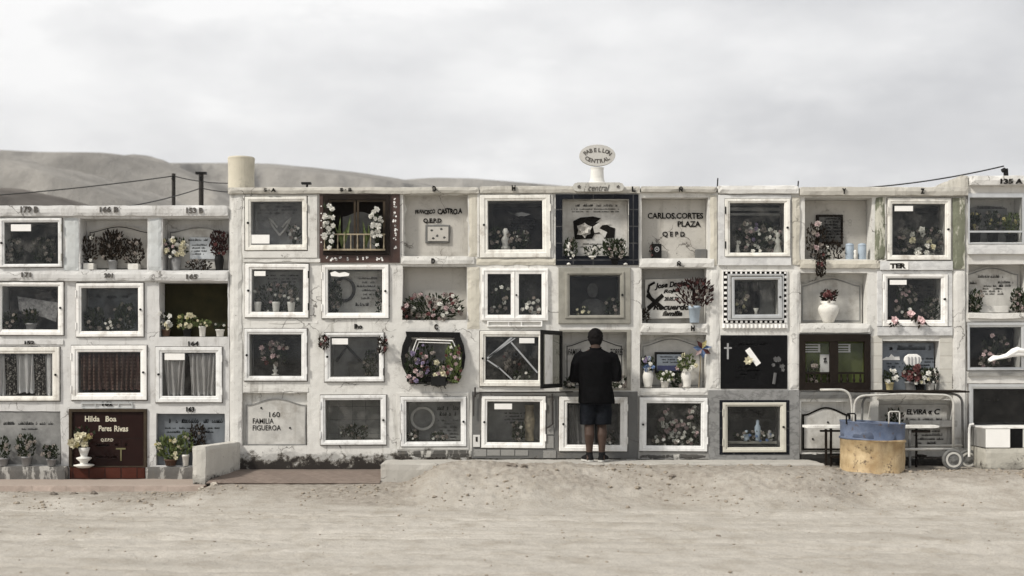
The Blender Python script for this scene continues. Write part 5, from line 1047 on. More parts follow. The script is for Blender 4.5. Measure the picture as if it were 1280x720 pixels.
curtain((-4, 442, 7, 494), .035, CW, 'white curtain at the photo edge, left of the spotted strips', 2); curtain((6, 442, 21, 494), .03, CSP, 'dark spotted curtain strip, left one of the striped pair', 2); curtain((20, 442, 43, 491), .035, CW, 'plain white curtain between the two spotted strips', 3, .02); curtain((42, 442, 57, 494), .03, CSP, 'dark spotted curtain strip, right one of the striped pair', 2); curtain((56, 442, 67, 494), .035, CW, 'white curtain right of the spotted strips', 1.5)
curtain((100, 441, 175, 487), .03, CBR, 'brown patterned lace curtain in the broad cream door', 11, .02, .0); curtain((204, 442, 233, 494), .03, CT, 'left of the two parted pale curtains', 4, .018, .0, .25); curtain((236, 442, 270, 494), .03, CT, 'right of the two parted pale curtains', 5, .018, .0, .15)
curtain((711, 506, 744, 555), .08, mat('grey_curtain', (.34, .33, .32), .9, .2, 8), 'grey curtain behind the door at the person\'s feet', 5, .015)
# ============================ trolley, bench, drum
TW = mat('chipped_white_tube', (.50, .49, .455), .4, .12, 20, .05, .5, (.16, .13, .11), 8); TG = mat('grey_tube', (.16, .16, .155), .4, .3, 20, .05, .5, (.05, .045, .04), 8); RUB = mat('rubber', (.13, .13, .125), .8, .3, 20)
yf, yr = -.52, -.14
bs = (X(1130, -.3), -.33, -.05); tr_ = thing('coffin_trolley', 'long white tubular coffin trolley with bent end frames and small wheels before the wall', 'trolley', bs)
q = lambda px, py, y: Vector((X(px, y), y, Z(py, y)))
def bentframe(pts, y, r, m, name):
    P_ = [q(a, b, y) for a, b in pts]; out = [P_[0]]
    for k in range(1, len(P_) - 1):
        a, b, c = P_[k - 1], P_[k], P_[k + 1]; d = min((a - b).length, (c - b).length, .16) * .5 if (a - b).length < .2 or (c - b).length < .2 else .13
        s, e = b + (a - b).normalized() * d, b + (c - b).normalized() * d
        out += [(s * (1 - t) ** 2 + b * 2 * t * (1 - t) + e * t * t) for t in [i / 7 for i in range(8)]]
    bm = BM(); tube(bm, out + [P_[-1]], r, 12); return obj(name, bm, m, tr_, smooth=True)
bentframe([(1066, 566), (1068.5, 495), (1131, 492.5), (1192, 494), (1191.5, 562)], yf, .0145, TW, 'end_frame')
bentframe([(1077, 560), (1078, 495), (1135, 490.5), (1203, 493), (1203.5, 562)], yr, .015, TG, 'end_frame')
bentframe([(1025, 487.3), (1062, 487), (1065.5, 510), (1065, 526)], yf + .06, .015, TW, 'handle')
bm = BM(); rough_box(bm, X(1062, -.3), X(1206, -.3), yf + .04, yr + .03, Z(490.5, -.3), Z(487.6, -.3), .05, .004, 70); obj('top_board', bm, DKWOOD, tr_)
bm = BM(); tube(bm, [q(1068, 562, yf), q(1192, 561.5, yf)], .017, 10); tube(bm, [q(1078, 557, yr), q(1203, 557, yr)], .015, 10); obj('lower_rail', bm, TW, tr_, smooth=True)
bm = BM(); tube(bm, [q(1191.5, 562, yf), q(1191, 573, yf)], .016, 10); tube(bm, [q(1203.5, 560, yr), q(1204, 572, yr)], .016, 10); tube(bm, [q(1191, 573, yf - .05), q(1191, 573, yf + .05)], .012, 10); tube(bm, [(X(1189, yf), yf, Z(574, yf)), (X(1189, yf), yr, Z(574, yf))], .012, 8); obj('axle', bm, TG, tr_)
def wheel(x, y, z, R):
    bm = BM(); n = 32; prof = [(R - .034, -.026), (R - .008, -.028), (R, -.014), (R, .014), (R - .008, .028), (R - .034, .026)]; g = []
    for i in range(n):
        t = 2 * math.pi * i / n; g.append([bm.verts.new((x + r * math.cos(t), y + w, z + r * math.sin(t))) for r, w in prof])
    for i in range(n):
        for k in range(6): bm.faces.new([g[i][k], g[(i + 1) % n][k], g[(i + 1) % n][(k + 1) % 6], g[i][(k + 1) % 6]])
    w = obj('wheel', bm, RUB, tr_, smooth=True)
    bm = BM(); o = [(x + (R - .0345) * math.cos(2 * math.pi * i / n), z + (R - .0345) * math.sin(2 * math.pi * i / n)) for i in range(n)]; i2 = [(x + (R - .058) * math.cos(2 * math.pi * i / n), z + (R - .058) * math.sin(2 * math.pi * i / n)) for i in range(n)]
    loopprism(bm, o, i2, y - .032, y + .03); obj('rim', bm, TW, w)
    bm = BM(); cyl_y(bm, x, z, y - .02, y + .02, R - .0585, 24); cyl_y(bm, x, z, y - .045, y - .02, .03, 16); cyl_y(bm, x, z, y - .055, y - .045, .014, 10)
    for k in range(5): a = 2 * math.pi * k / 5; cyl_y(bm, x + .045 * math.cos(a), z + .045 * math.sin(a), y - .026, y - .02, .009, 8)
    obj('hub', bm, TG, w)
wheel(X(1189, yf), yf - .06, Z(574, yf), .128); wheel(X(1209, yr), yr - .02, Z(574, yr), .125)
wheel(X(1075, yf), yf - .02, Z(574, yf), .128)
# bench
by = -.30; bs = (X(1088, by), by, -.04); be = thing('plank_bench', 'low bench with a white plank top on dark paired legs, behind the half barrel', 'bench', bs)
bm = BM(); rough_box(bm, X(1005, by), X(1171, by), by - .13, by + .12, Z(535, by), Z(531, by), .05, .004, 71); obj('plank', bm, mat('white_plank', (.76, .75, .71), .6, .12, 9, .1, .5, (.25, .22, .19), 7), be)
for px in (1032.5, 1038.5, 1137, 1145.5):
    yy = by - .09 if px in (1032.5, 1137) else by + .07; bm = BM(); x_ = X(px, yy); rough_box(bm, x_ - .016, x_ + .016, yy - .02, yy + .02, -.075, Z(535.4, by), .06, .003, px); obj('leg', bm, DKWOOD if px != 1137 else TG, be)
bm = BM(); pbox(bm, (1032, 567, 1039.5, 569.5), by - .085, by + .065); pbox(bm, (1137, 566, 1146, 568.5), by - .085, by + .065); obj('stretcher', bm, DKWOOD, be)
bm = BM(); pbox(bm, (1016, 535.3, 1040, 537.6), by - .1, by - .06); pbox(bm, (1128, 535.3, 1150, 538.5), by - .1, by - .06); obj('cross_batten', bm, DKWOOD, be)
# half oil drum used as a bin
dy = -.72; dx = X(1091, dy); dz = -.075; dr = .375; dtop = Z(529, dy - .37) ; dh = dtop - dz
m, nt, b_, o_ = nodes_of('drum_paint'); v = coords(nt); sp_ = N(nt, 'ShaderNodeSeparateXYZ'); nt.links.new(v, sp_.inputs[0]); n1 = noise(nt, v, 5, 9, .65); n2 = noise(nt, v, 16, 8, .7)
zl = mathn(nt, 'ADD', sp_.outputs[2], mathn(nt, 'MULTIPLY', mathn(nt, 'SUBTRACT', n2, .5), .007))
yel = mix(nt, ramp(nt, n1, .36, .64), (.33, .225, .11), (.54, .42, .25)); dr_ = noise(nt, coords(nt, (9, 9, .8)), 1.0, 8, .7); yel = mix(nt, mathn(nt, 'MULTIPLY', ramp(nt, dr_, .52, .70), .65), yel, (.24, .165, .095)); blu = mix(nt, ramp(nt, n1, .35, .7), (.05, .072, .125), (.135, .165, .235))
c_ = mix(nt, ramp(nt, zl, dh * .665, dh * .67), yel, blu); c_ = mix(nt, mathn(nt, 'MULTIPLY', ramp(nt, n2, .58, .64), .85), c_, (.08, .05, .03)); c_ = mix(nt, ramp(nt, mathn(nt, 'ADD', mathn(nt, 'MULTIPLY', sp_.outputs[2], -5), n1), .36, .5), c_, (.20, .14, .08)); c_ = mix(nt, ramp(nt, noise(nt, v, 40, 3, .8), .69, .73), c_, (.05, .035, .025))
nt.links.new(c_, b_.inputs['Base Color']); b_.inputs['Roughness'].default_value = .55; bumpn(nt, b_, n1, .4, .02)
dt = thing('half_barrel', 'half oil drum painted blue over ochre yellow, dented and rust flecked, standing on the dirt', 'barrel', (dx, dy, dz))
bm = BM(); n = 72; prof = [(dr - .01, .0), (dr + .004, .004), (dr + .006, .015), (dr - .001, .024), (dr, .1), (dr, .2), (dr - .001, dh * .63), (dr + .012, dh * .645), (dr + .014, dh * .66), (dr + .012, dh * .675), (dr - .001, dh * .69), (dr, dh * .85), (dr, dh - .02), (dr + .006, dh - .008), (dr + .004, dh), (dr - .006, dh), (dr - .01, dh - .02), (dr - .012, .05)]; prev = None
for r, z in prof:
    ring = []
    for i in range(n):
        t = 2 * math.pi * i / n; d_ = .020 * mnoise.noise(Vector((math.cos(t) * 1.8, math.sin(t) * 1.8, z * 4))) + .006 * mnoise.noise(Vector((math.cos(t) * 5, math.sin(t) * 5, z * 12))) - .012 * math.exp(-((t - 4.9) / .12) ** 2) * min(1, z / .08) * (z < dh * .62)
        ring.append(bm.verts.new((dx + (r + d_) * math.cos(t), dy + (r + d_) * math.sin(t), dz + z - .02 * math.cos(t))))
    if prev: [bm.faces.new([prev[i], prev[(i + 1) % n], ring[(i + 1) % n], ring[i]]) for i in range(n)]
    else: bm.faces.new(ring[::-1])
    prev = ring
bm.faces.new(prev); obj('body', bm, m, dt, smooth=True)
for a, b, top, y, mm in ((1058, 1069.5, 517, dy - .15, BLACKF), (1111, 1124.5, 514.5, dy - .2, TW)):
    bm = BM(); P_ = [(X(a, y), y, Z(530, y)), (X(a, y), y, Z(top + 1.5, y)), (X(a + 1.5, y), y, Z(top, y)), (X(b - 1.5, y), y, Z(top, y)), (X(b, y), y, Z(top + 1.5, y)), (X(b, y), y, Z(530, y))]; tube(bm, P_, .009, 8); obj('handle', bm, mm, dt)
# ============================ person seen from behind
def remeshed(name, bm, m, parent, voxel=.009, smooth=6, base=None):
    me = bpy.data.meshes.new(name); bmesh.ops.recalc_face_normals(bm, faces=bm.faces); bm.to_mesh(me); bm.free(); o = bpy.data.objects.new(name, me); COL.objects.link(o)
    r_ = o.modifiers.new('r', 'REMESH'); r_.mode = 'VOXEL'; r_.voxel_size = voxel; s_ = o.modifiers.new('s', 'SMOOTH'); s_.iterations = smooth; s_.factor = .5
    dg = bpy.context.evaluated_depsgraph_get(); me2 = bpy.data.meshes.new_from_object(o.evaluated_get(dg)); bpy.data.objects.remove(o); bpy.data.meshes.remove(me)
    return obj(name, me2, m, parent, base, True)
def loft(bm, rows, n=24):
    """rows: (centre, rx, ry) elliptical sections across Z, or along any path"""
    prev = None
    for k, (c, rx, ry) in enumerate(rows):
        ring = [bm.verts.new((c[0] + rx * math.cos(2 * math.pi * i / n), c[1] + ry * math.sin(2 * math.pi * i / n), c[2])) for i in range(n)]
        if prev: [bm.faces.new([prev[i], prev[(i + 1) % n], ring[(i + 1) % n], ring[i]]) for i in range(n)]
        else: bm.faces.new(ring[::-1])
        prev = ring
    bm.faces.new(prev)
def ball(bm, c, rx, ry, rz, n=16):
    loft(bm, [((c[0], c[1], c[2] - rz * math.cos(math.pi * k / n)), max(.001, rx * math.sin(math.pi * k / n)), max(.001, ry * math.sin(math.pi * k / n))) for k in range(n + 1)], 24)
PY0 = -.40; PX0 = X(744.5, PY0); PZ0 = .030; K = .972
def w(x, y, z): return (PX0 + x * K, PY0 + y * K, PZ0 + z * K)
SKIN = mat('tan_skin', (.062, .039, .029), .6, .15, 20, spec=.25); SHIRT = mat('black_shirt', (.006, .006, .0065), .95, .3, 18, .2, spec=.0); SHORTS = mat('dark_denim_shorts', (.009, .0105, .0135), .95, .45, 26, .2, .3, (.03, .033, .042), 6, 0, .05); HAIR = mat('black_hair', (.006, .005, .005), .8, .4, 60, .4, spec=.1)
bm = BM()
loft(bm, [(w(0, .01, z), rx, ry) for z, rx, ry in ((.80, .10, .10), (.86, .17, .13), (.93, .185, .145), (1.02, .18, .145), (1.12, .185, .145), (1.24, .195, .14), (1.33, .19, .115), (1.385, .13, .085), (1.42, .066, .065), (1.48, .058, .062))])
ball(bm, w(0, .06, 1.555), .074, .092, .108)
tube(bm, [w(0, .135, 1.565), w(0, .163, 1.54), w(0, .155, 1.525)], [.008, .014, .01], 8)      # nose
for s in (-1, 1):
    ball(bm, w(s * .078, .05, 1.555), .012, .022, .032, 8)
    tube(bm, [w(s * .088, .01, .88), w(s * .092, .02, .70), w(s * .080, .012 + .02 * s, .47), w(s * .080, -.018 + .02 * s, .34), w(s * .078, -.005, .20), w(s * .078, .0, .08), w(s * .080, .02, .05)], [.095, .082, .058, .062, .045, .036, .035], 16)
    tube(bm, [w(s * .080, -.05, .035), w(s * .085, .06, .04), w(s * .095, .16, .028)], [.032, .036, .026], 12)
    tube(bm, [w(s * .17, .01, 1.345), w(s * .225, .0, 1.24), w(s * .262, -.01, 1.075), w(s * .20, .12, 1.07), w(s * .11, .235, 1.10)], [.058, .052, .043, .036, .026], 14)
    tube(bm, [w(s * .11, .235, 1.10), w(s * .088, .27, 1.108), w(s * .07, .30, 1.11)], [.026, .034, .03], 12)
    for k in range(4): 
        o_ = (k - 1.5) * .017; L = (.062, .075, .07, .055)[k]
        tube(bm, [w(s * .072, .295, 1.112 + o_), w(s * .055, .295 + L * .55, 1.112 + o_ * 1.2), w(s * .03, .295 + L * .8, 1.106 + o_ * 1.2)], [.011, .010, .008], 8)
    tube(bm, [w(s * .10, .255, 1.125), w(s * .075, .28, 1.155), w(s * .05, .30, 1.16)], [.013, .011, .009], 8)
pe = remeshed('person', bm, SKIN, None, .0075, 5, base=w(0, 0, 0)); tag(pe, 'stout person in black shirt, dark knee-length shorts and dark sneakers, back turned', 'person')
for s in (-1, 1):
    for nm, c, r3, mm in (('eye', (s * .03, .143, 1.56), (.012, .008, .008), CERAM),): bm = BM(); ball(bm, w(*c), *r3, 8); obj(nm, bm, mm, pe, smooth=True)
bm = BM(); tube(bm, [w(-.026, .142, 1.498), w(0, .151, 1.496), w(.026, .142, 1.498)], .006, 8); obj('mouth', bm, mat('lip', (.12, .05, .04), .5), pe)
bm = BM(); ball(bm, w(0, .04, 1.578), .088, .100, .100); ball(bm, w(0, -.002, 1.522), .080, .062, .085); ball(bm, w(0, .03, 1.545), .084, .07, .07); 
for k in range(60):
    a = U(0, math.pi * 2); e = U(-.5, 1.2); p = Vector((math.cos(a) * math.cos(e) * .084, math.sin(a) * math.cos(e) * .09, math.sin(e) * .098)); c = Vector((0, .035, 1.575)) + p
    if c.y > .07 and c.z < 1.62: continue
    tube(bm, [w(*c), w(*(c + p * .12 + Vector((U(-.01, .01), U(-.01, .01), -.02))))], [.016, .008], 6)
remeshed('hair', bm, HAIR, pe, .007, 2)
bm = BM()
loft(bm, [(w(x, .008, z), rx, ry) for z, rx, ry, x in ((.735, .222, .17, .012), (.76, .222, .172, .01), (.86, .218, .172, .004), (.95, .205, .165, 0), (1.05, .21, .165, 0), (1.15, .222, .165, 0), (1.25, .232, .16, 0), (1.32, .225, .135, 0), (1.365, .185, .11, 0), (1.40, .10, .085, 0), (1.425, .072, .072, 0))], 32)
for s in (-1, 1): tube(bm, [w(s * .15, .01, 1.345), w(s * .205, .0, 1.30), w(s * .232, -.004, 1.22), w(s * .250, -.01, 1.12), w(s * .258, -.012, 1.055), w(s * .23, .06, 1.055), w(s * .17, .16, 1.08)], [.065, .076, .08, .076, .07, .058, .046], 16)
for v_ in bm.verts: v_.co += mnoise.noise_vector(v_.co * 8) * .014 + mnoise.noise_vector(v_.co * Vector((16, 16, 5))) * .012
remeshed('shirt', bm, SHIRT, pe, .008, 3)
bm = BM(); tube(bm, [w(.07 * math.cos(t), .005 + .07 * math.sin(t), 1.43 + .012 * math.sin(t)) for t in [2 * math.pi * k / 20 for k in range(21)]], .008, 8, False); obj('collar', bm, SHIRT, pe)
bm = BM(); loft(bm, [(w(0, .01, z), rx, ry) for z, rx, ry in ((.72, .165, .13), (.80, .195, .15), (.9, .198, .155), (.96, .195, .15))], 28)
for s in (-1, 1): loft(bm, [(w(s * x, .012, z), rx, ry) for z, rx, ry, x in ((.470, .100, .105, .096), (.50, .102, .107, .096), (.62, .104, .107, .096), (.74, .105, .115, .092), (.82, .102, .12, .088))], 24)
for v_ in bm.verts: v_.co += mnoise.noise_vector(v_.co * Vector((12, 12, 5))) * .009
remeshed('shorts', bm, SHORTS, pe, .008, 2)
SHOE = mat('black_canvas_shoe', (.010, .010, .011), .8, .3, 20, spec=.1); SOLE = mat('pale_sole', (.50, .49, .46), .6, .2, 20)
for s in (-1, 1):
    yaw = s * .35; rot = lambda x, y: (s * .085 + x * math.cos(yaw) + y * math.sin(yaw), .02 - x * math.sin(yaw) + y * math.cos(yaw))
    outl = [(-.036, -.075), (-.02, -.09), (.02, -.09), (.036, -.075), (.04, 0), (.05, .08), (.046, .14), (.028, .178), (-.02, .18), (-.042, .145), (-.045, .08), (-.04, 0)]
    bm = BM()
    def layer(z, k, dy=0): return [bm.verts.new(w(*rot(x * k, y * k + dy), z)) for x, y in outl]
    L = [layer(.003, 1), layer(.026, 1.02)]; bm.faces.new(L[0][::-1]); bm.faces.new(L[1]); [bm.faces.new([L[0][i], L[0][(i + 1) % 12], L[1][(i + 1) % 12], L[1][i]]) for i in range(12)]
    sh = obj('sole', bm, SOLE, pe)
    bm = BM(); L = [layer(.0265, .99), layer(.05, .97), layer(.07, .80, -.012), layer(.095, .50, -.045), layer(.10, .44, -.05)]; bm.faces.new(L[0][::-1]); bm.faces.new(L[-1])
    for a, b in zip(L, L[1:]): [bm.faces.new([a[i], a[(i + 1) % 12], b[(i + 1) % 12], b[i]]) for i in range(12)]
    obj('shoe', bm, SHOE, pe, smooth=True)
    bm = BM(); tube(bm, [w(s * .079, .0, .085), w(s * .079, -.002, .125)], [.042, .041], 14); obj('sock', bm, SHOE, pe)

# ============================ ground, hills, sky
def lattice(x, y, seed):
    rs = np.random.RandomState(seed); T = rs.rand(256, 256); xi, yi = np.floor(x).astype(int), np.floor(y).astype(int); fx, fy = x - xi, y - yi; fx = fx * fx * (3 - 2 * fx); fy = fy * fy * (3 - 2 * fy); g = lambda a, b: T[a % 256, b % 256]
    return (g(xi, yi) * (1 - fx) + g(xi + 1, yi) * fx) * (1 - fy) + (g(xi, yi + 1) * (1 - fx) + g(xi + 1, yi + 1) * fx) * fy - .5
def fbm(x, y, f, o, seed, gain=.5): 
    s = 0; a = 1
    for k in range(o): s = s + a * lattice(x * f + k * 17.3, y * f + k * 9.1, seed + k); f *= 2.03; a *= gain
    return s
def sst(a, b, v): t = np.clip((v - a) / (b - a), 0, 1); return t * t * (3 - 2 * t)
def ground_z(x, y):
    zt = -.285 + .075 * sst(-3.75, -3.5, x); zt = zt + (.008 - zt) * sst(-1.42, -.75, x + .12 * fbm(x, y, 1.3, 2, 5)); zt = zt + (-.05 - zt) * sst(3.6, 4.0, x)
    yy = y + .35 * fbm(x, y, .7, 3, 31); t = sst(-2.1, -.95, yy); z = -.35 + (zt + .35) * t
    z = z + .06 * np.exp(-((x + .35) / .6) ** 2 - ((y + 1.0) / .25) ** 2) + .03 * np.exp(-((x - .6) / .5) ** 2 - ((y + 1.05) / .2) ** 2)
    band = sst(-2.6, -1.3, yy) * (1 - sst(-.74, -.66, y)) 
    z = z + band * (.35 + .65 * sst(-1.9, -1.2, x)) * (.72 - .3 * sst(.8, 2., x)) * np.clip(.55 + 1.1 * fbm(x, y, .8, 2, 44), .15, 1.2) * (.06 * fbm(x, y, 2.1, 3, 40) + .05 * np.maximum(0, fbm(x, y, 5, 4, 50, .6) - .1) * 1.3 + .03 * np.abs(fbm(x, y, 9, 4, 60, .6)) + .04 * fbm(x, y, 17, 4, 64, .65))
    near = (np.abs(x) < 12) & (y < 0)
    z = z + np.where(near, .012 * fbm(x, y * 3.5, .35, 3, 70) + .010 * fbm(x, y, 4, 4, 75, .6) + .014 * fbm(x * .12, y + .1 * x, 2.6, 3, 80) - .030 * (1 - sst(-2.6, -1.9, y)) * np.clip(1 - np.abs(fbm(x * .05, y + .06 * x, 3.1, 2, 90)) * 9, 0, 1) * (.4 + lattice(x * .6, y * 2, 95) + .5) + .014 * (1 - sst(-2.6, -1.9, y)) * fbm(x * .7, y, 11, 3, 97, .65), 0)
    return np.where(y > -.69, np.minimum(z, -.09 if False else np.where(x > 3.75, z, z - .16)), z)
def axis(lo, hi, fine, far, grow_=1.28):
    a = list(np.arange(lo, hi + fine / 2, fine)); s = fine; v = hi
    while v < far: s *= grow_; v += s; a.append(v)
    s = fine; v = lo; pre = []
    while v > -far: s *= grow_; v -= s; pre.append(v)
    return np.array(pre[::-1] + a)
gx = axis(-7.2, 7.2, .022, 3000); ya = np.concatenate([np.arange(-7.2, -2.6, .026), np.arange(-2.6, -.6, .014)]); yb = [-.6, -.5, -.3, -.1, .1]; s = .2; v = .1
while v < 3000: s *= 1.3; v += s; yb.append(v)
pre = []; s = .026; v = -7.2
while v > -3000: s *= 1.3; v -= s; pre.append(v)
gy = np.array(pre[::-1] + list(ya) + yb); GX, GY = np.meshgrid(gx, gy); GZ = ground_z(GX, GY)
def grid_mesh(name, XX, YY, ZZ):
    ny, nx = XX.shape; me = bpy.data.meshes.new(name); me.vertices.add(nx * ny); me.vertices.foreach_set('co', np.stack([XX, YY, ZZ], -1).astype(np.float32).ravel())
    i = np.arange(ny - 1)[:, None] * nx + np.arange(nx - 1)[None, :]; f = np.stack([i, i + 1, i + nx + 1, i + nx], -1).reshape(-1, 4); nf = len(f)
    me.loops.add(nf * 4); me.loops.foreach_set('vertex_index', f.ravel().astype(np.int32)); me.polygons.add(nf); me.polygons.foreach_set('loop_start', np.arange(0, nf * 4, 4, dtype=np.int32)); me.polygons.foreach_set('loop_total', np.full(nf, 4, np.int32)); me.update(calc_edges=True); me.validate()
    me.polygons.foreach_set('use_smooth', np.ones(nf, bool)); return me
m, nt, b_, o_ = nodes_of('dry_dirt'); v = coords(nt); big = noise(nt, coords(nt, (.22, 1.6, 1)), 1, 6, .6); mid = noise(nt, v, 2.6, 8, .62); fin = noise(nt, v, 38, 6, .75); spk = noise(nt, v, 70, 2, .5)
c_ = mix(nt, ramp(nt, big, .34, .66), (.365, .34, .30), (.485, .457, .41)); c_ = mix(nt, mathn(nt, 'MULTIPLY', ramp(nt, mid, .48, .7), .55), c_, (.255, .225, .18)); c_ = mix(nt, mathn(nt, 'MULTIPLY', ramp(nt, fin, .5, .72), .45), c_, (.22, .185, .15)); c_ = mix(nt, ramp(nt, spk, .76, .80), c_, (.08, .07, .06)); c_ = mix(nt, ramp(nt, noise(nt, v, 52, 2, .5), .74, .79), c_, (.55, .53, .49))
s_ = N(nt, 'ShaderNodeSeparateXYZ'); nt.links.new(v, s_.inputs[0])
ly = mathn(nt, 'ADD', mathn(nt, 'MULTIPLY', s_.outputs[1], .42), mathn(nt, 'MULTIPLY', noise(nt, coords(nt, (.5, 1.2, 1)), 1.3, 7, .7), 1.6))
lo = mix(nt, ramp(nt, noise(nt, v, 11, 8, .75), .36, .64), (.19, .165, .138), (.36, .33, .285)); c_ = mix(nt, mathn(nt, 'MULTIPLY', ramp(nt, ly, -.15, .35), .85), c_, lo)
gr = noise(nt, v, 120, 2, .6); c_ = mix(nt, mathn(nt, 'MULTIPLY', ramp(nt, gr, .56, .66), .5), c_, (.16, .135, .11))
nt.links.new(c_, b_.inputs['Base Color']); b_.inputs['Roughness'].default_value = .95; b_.inputs['Specular IOR Level'].default_value = .1
bumpn(nt, b_, mathn(nt, 'ADD', mathn(nt, 'MULTIPLY', mid, .5), fin), .9, .014); DIRT = m
struct(obj('ground', grid_mesh('ground', GX, GY, GZ), DIRT, base=(0, 0, 0), smooth=True))
# clods and grit, uncountable
def gz(x, y): return float(ground_z(np.array([x]), np.array([y]))[0])
def clod(bm, c, r, seed):
    g = bmesh.ops.create_icosphere(bm, subdivisions=1 if r < .02 else 2, radius=1)['verts']; sc = Vector((U(.8, 1.4), U(.8, 1.3), U(.55, .9)))
    for v_ in g: n_ = v_.co.copy(); k = 1 + .6 * mnoise.noise(n_ * 1.6 + Vector((seed * 3.7, 0, 0))) + .25 * mnoise.noise(n_ * 4 + Vector((seed, 5, 0))); v_.co = Vector((n_.x * sc.x, n_.y * sc.y, n_.z * sc.z)) * r * k + c
bm = BM()
for k in range(2600):
    x, y = U(-6.6, 6.6), -.74 - abs(random.gauss(0, .75)); 
    if y < -4: continue
    r = min(.036, .004 + abs(random.gauss(0, .0085))) * (1 if y > -2 else .6)
    if mnoise.noise(Vector((x * .9, y * 1.5, 4))) < U(-.3, .35): continue
    if x < -1.7 and y > -.95: continue
    clod(bm, Vector((x, y, gz(x, y) + r * .2)), r, k)
for k in range(420):
    x, y = U(-5, 5), U(-6.5, -2); r = .003 + .011 * rnd() ** 3; clod(bm, Vector((x, y, gz(x, y) + r * .3)), r, k)
o = obj('dirt_clods', bm, mat('clod_dirt', (.29, .25, .20), .95, .3, 30, .2), base=(0, -1.2, -.2)); o['kind'] = 'stuff'
for px, py, y, r, lab, dark in ((67, 616, -1.15, .05, 'dark rounded stone on the dirt before the pavement at the far left', 1), (92, 617, -1.15, .04, 'flat dark stone right of the rounded one at the far left', 1), (118, 613, -1.1, .045, 'lumpy dark stone on the dirt below the creamy lilies', 1), (252, 603, -.95, .045, 'pale stone at the foot of the stub wall', 0), (268, 607, -1.0, .04, 'small pale stone right of the foot of the stub wall', 0), (640, 597, -1.1, .055, 'dark lump of dirt on the mound left of the person', 1), (655, 601, -1.15, .05, 'second dark lump on the mound, nearer the person', 1), (840, 597, -1.2, .035, 'small dark lump before the bottom rose niche', 1), (898, 680, -4.2, .022, 'tiny dark pebble alone on the road', 1), (752, 590, -.95, .03, 'small dark clod below the person\'s feet', 1)):
    x = X(px, y); bm = BM(); clod(bm, Vector((x, y, gz(x, y) + r * .05)), r, px); tag(obj('stone', bm, mat('stone_%d' % px, (.17, .145, .12) if dark else (.42, .38, .32), .9, .3, 30, .2), base=(x, y, gz(x, y))), lab, 'stone')
# hills
def hill(name, D, crest, depth, colr, seed, rough, front=.0):
    px = [c[0] for c in crest]; py = [c[1] for c in crest]; u = np.linspace(px[0], px[-1], 260); cz = CAM_Z - (np.interp(u, px, py) - HZ) / S(D)
    ker = np.ones(9) / 9; cz = np.convolve(np.pad(cz, 4, mode='edge'), ker, 'valid'); vs = np.linspace(-1, 1.2, 140); XX = ((u - 640) / S(D))[None, :] + 0 * vs[:, None]; YY = D + depth * vs[:, None] + 0 * XX
    bend = .25 * fbm(XX, YY, 1.2 / depth, 3, seed); sh = np.clip(1 - np.abs(vs[:, None]) ** 1.25 , -.1, 1); k = np.clip(1 - np.abs(vs[:, None]) * 1.0, 0, 1)
    ZZ = -.5 + (cz[None, :] + .5) * sh + (1 - k) * np.clip(1 - np.abs(vs[:, None]), 0, 1) * 4 * rough * depth * .5 * (fbm(XX, YY, 3. / depth, 4, seed + 9) + bend * .6) + rough * 2.0 * np.clip(np.abs(vs[:, None]) * 8, 0, 1) * fbm(XX, YY, 12. / depth, 4, seed + 3)
    ZZ = np.where(np.abs(vs[:, None]) > 1e-9, np.minimum(ZZ, 1.3 + (cz[None, :] - 1.3) * (YY + CAM_D) / (D + CAM_D) - .02), ZZ)
    m, nt, b_, o_ = nodes_of('sand_' + name + str(seed)); v = coords(nt); c_ = mix(nt, ramp(nt, noise(nt, v, 6. / depth, 7, .6), .35, .65), colr, tuple(x * .5 for x in colr)); c_ = mix(nt, ramp(nt, noise(nt, v, 60. / depth, 7, .7), .5, .75), c_, tuple(x * .6 for x in colr)); bumpn(nt, b_, noise(nt, v, 9. / depth, 9, .66), .6, depth * .03); nt.links.new(c_, b_.inputs['Base Color']); b_.inputs['Roughness'].default_value = 1; b_.inputs['Specular IOR Level'].default_value = 0
    struct(obj(name, grid_mesh(name, XX, YY, ZZ), m, base=((XX.min() + XX.max()) / 2, D, 0), smooth=True))
SAND = (.325, .31, .285)
hill('hill', 300, [(-500, 215), (-300, 200), (-120, 190), (0, 187), (30, 189), (60, 190), (95, 190), (130, 190.5), (165, 195), (195, 201), (215, 208), (240, 218), (280, 236), (330, 262)], 150, SAND, 3, .8)
hill('hill', 480, [(120, 240), (170, 215), (205, 205.5), (240, 204.5), (280, 203.5), (320, 204.5), (380, 209), (440, 215.5), (490, 223), (530, 230), (600, 250)], 160, SAND, 13, .8)
hill('hill', 640, [(420, 240), (470, 230), (510, 224.5), (545, 222), (590, 223), (640, 227), (700, 232), (760, 240), (820, 250)], 160, SAND, 23, .8)
hill('hill', 150, [(-400, 225), (-150, 228), (-40, 233), (0, 234.5), (20, 236), (45, 240), (80, 247), (105, 254), (140, 268)], 70, (.17, .155, .14), 33, .7)

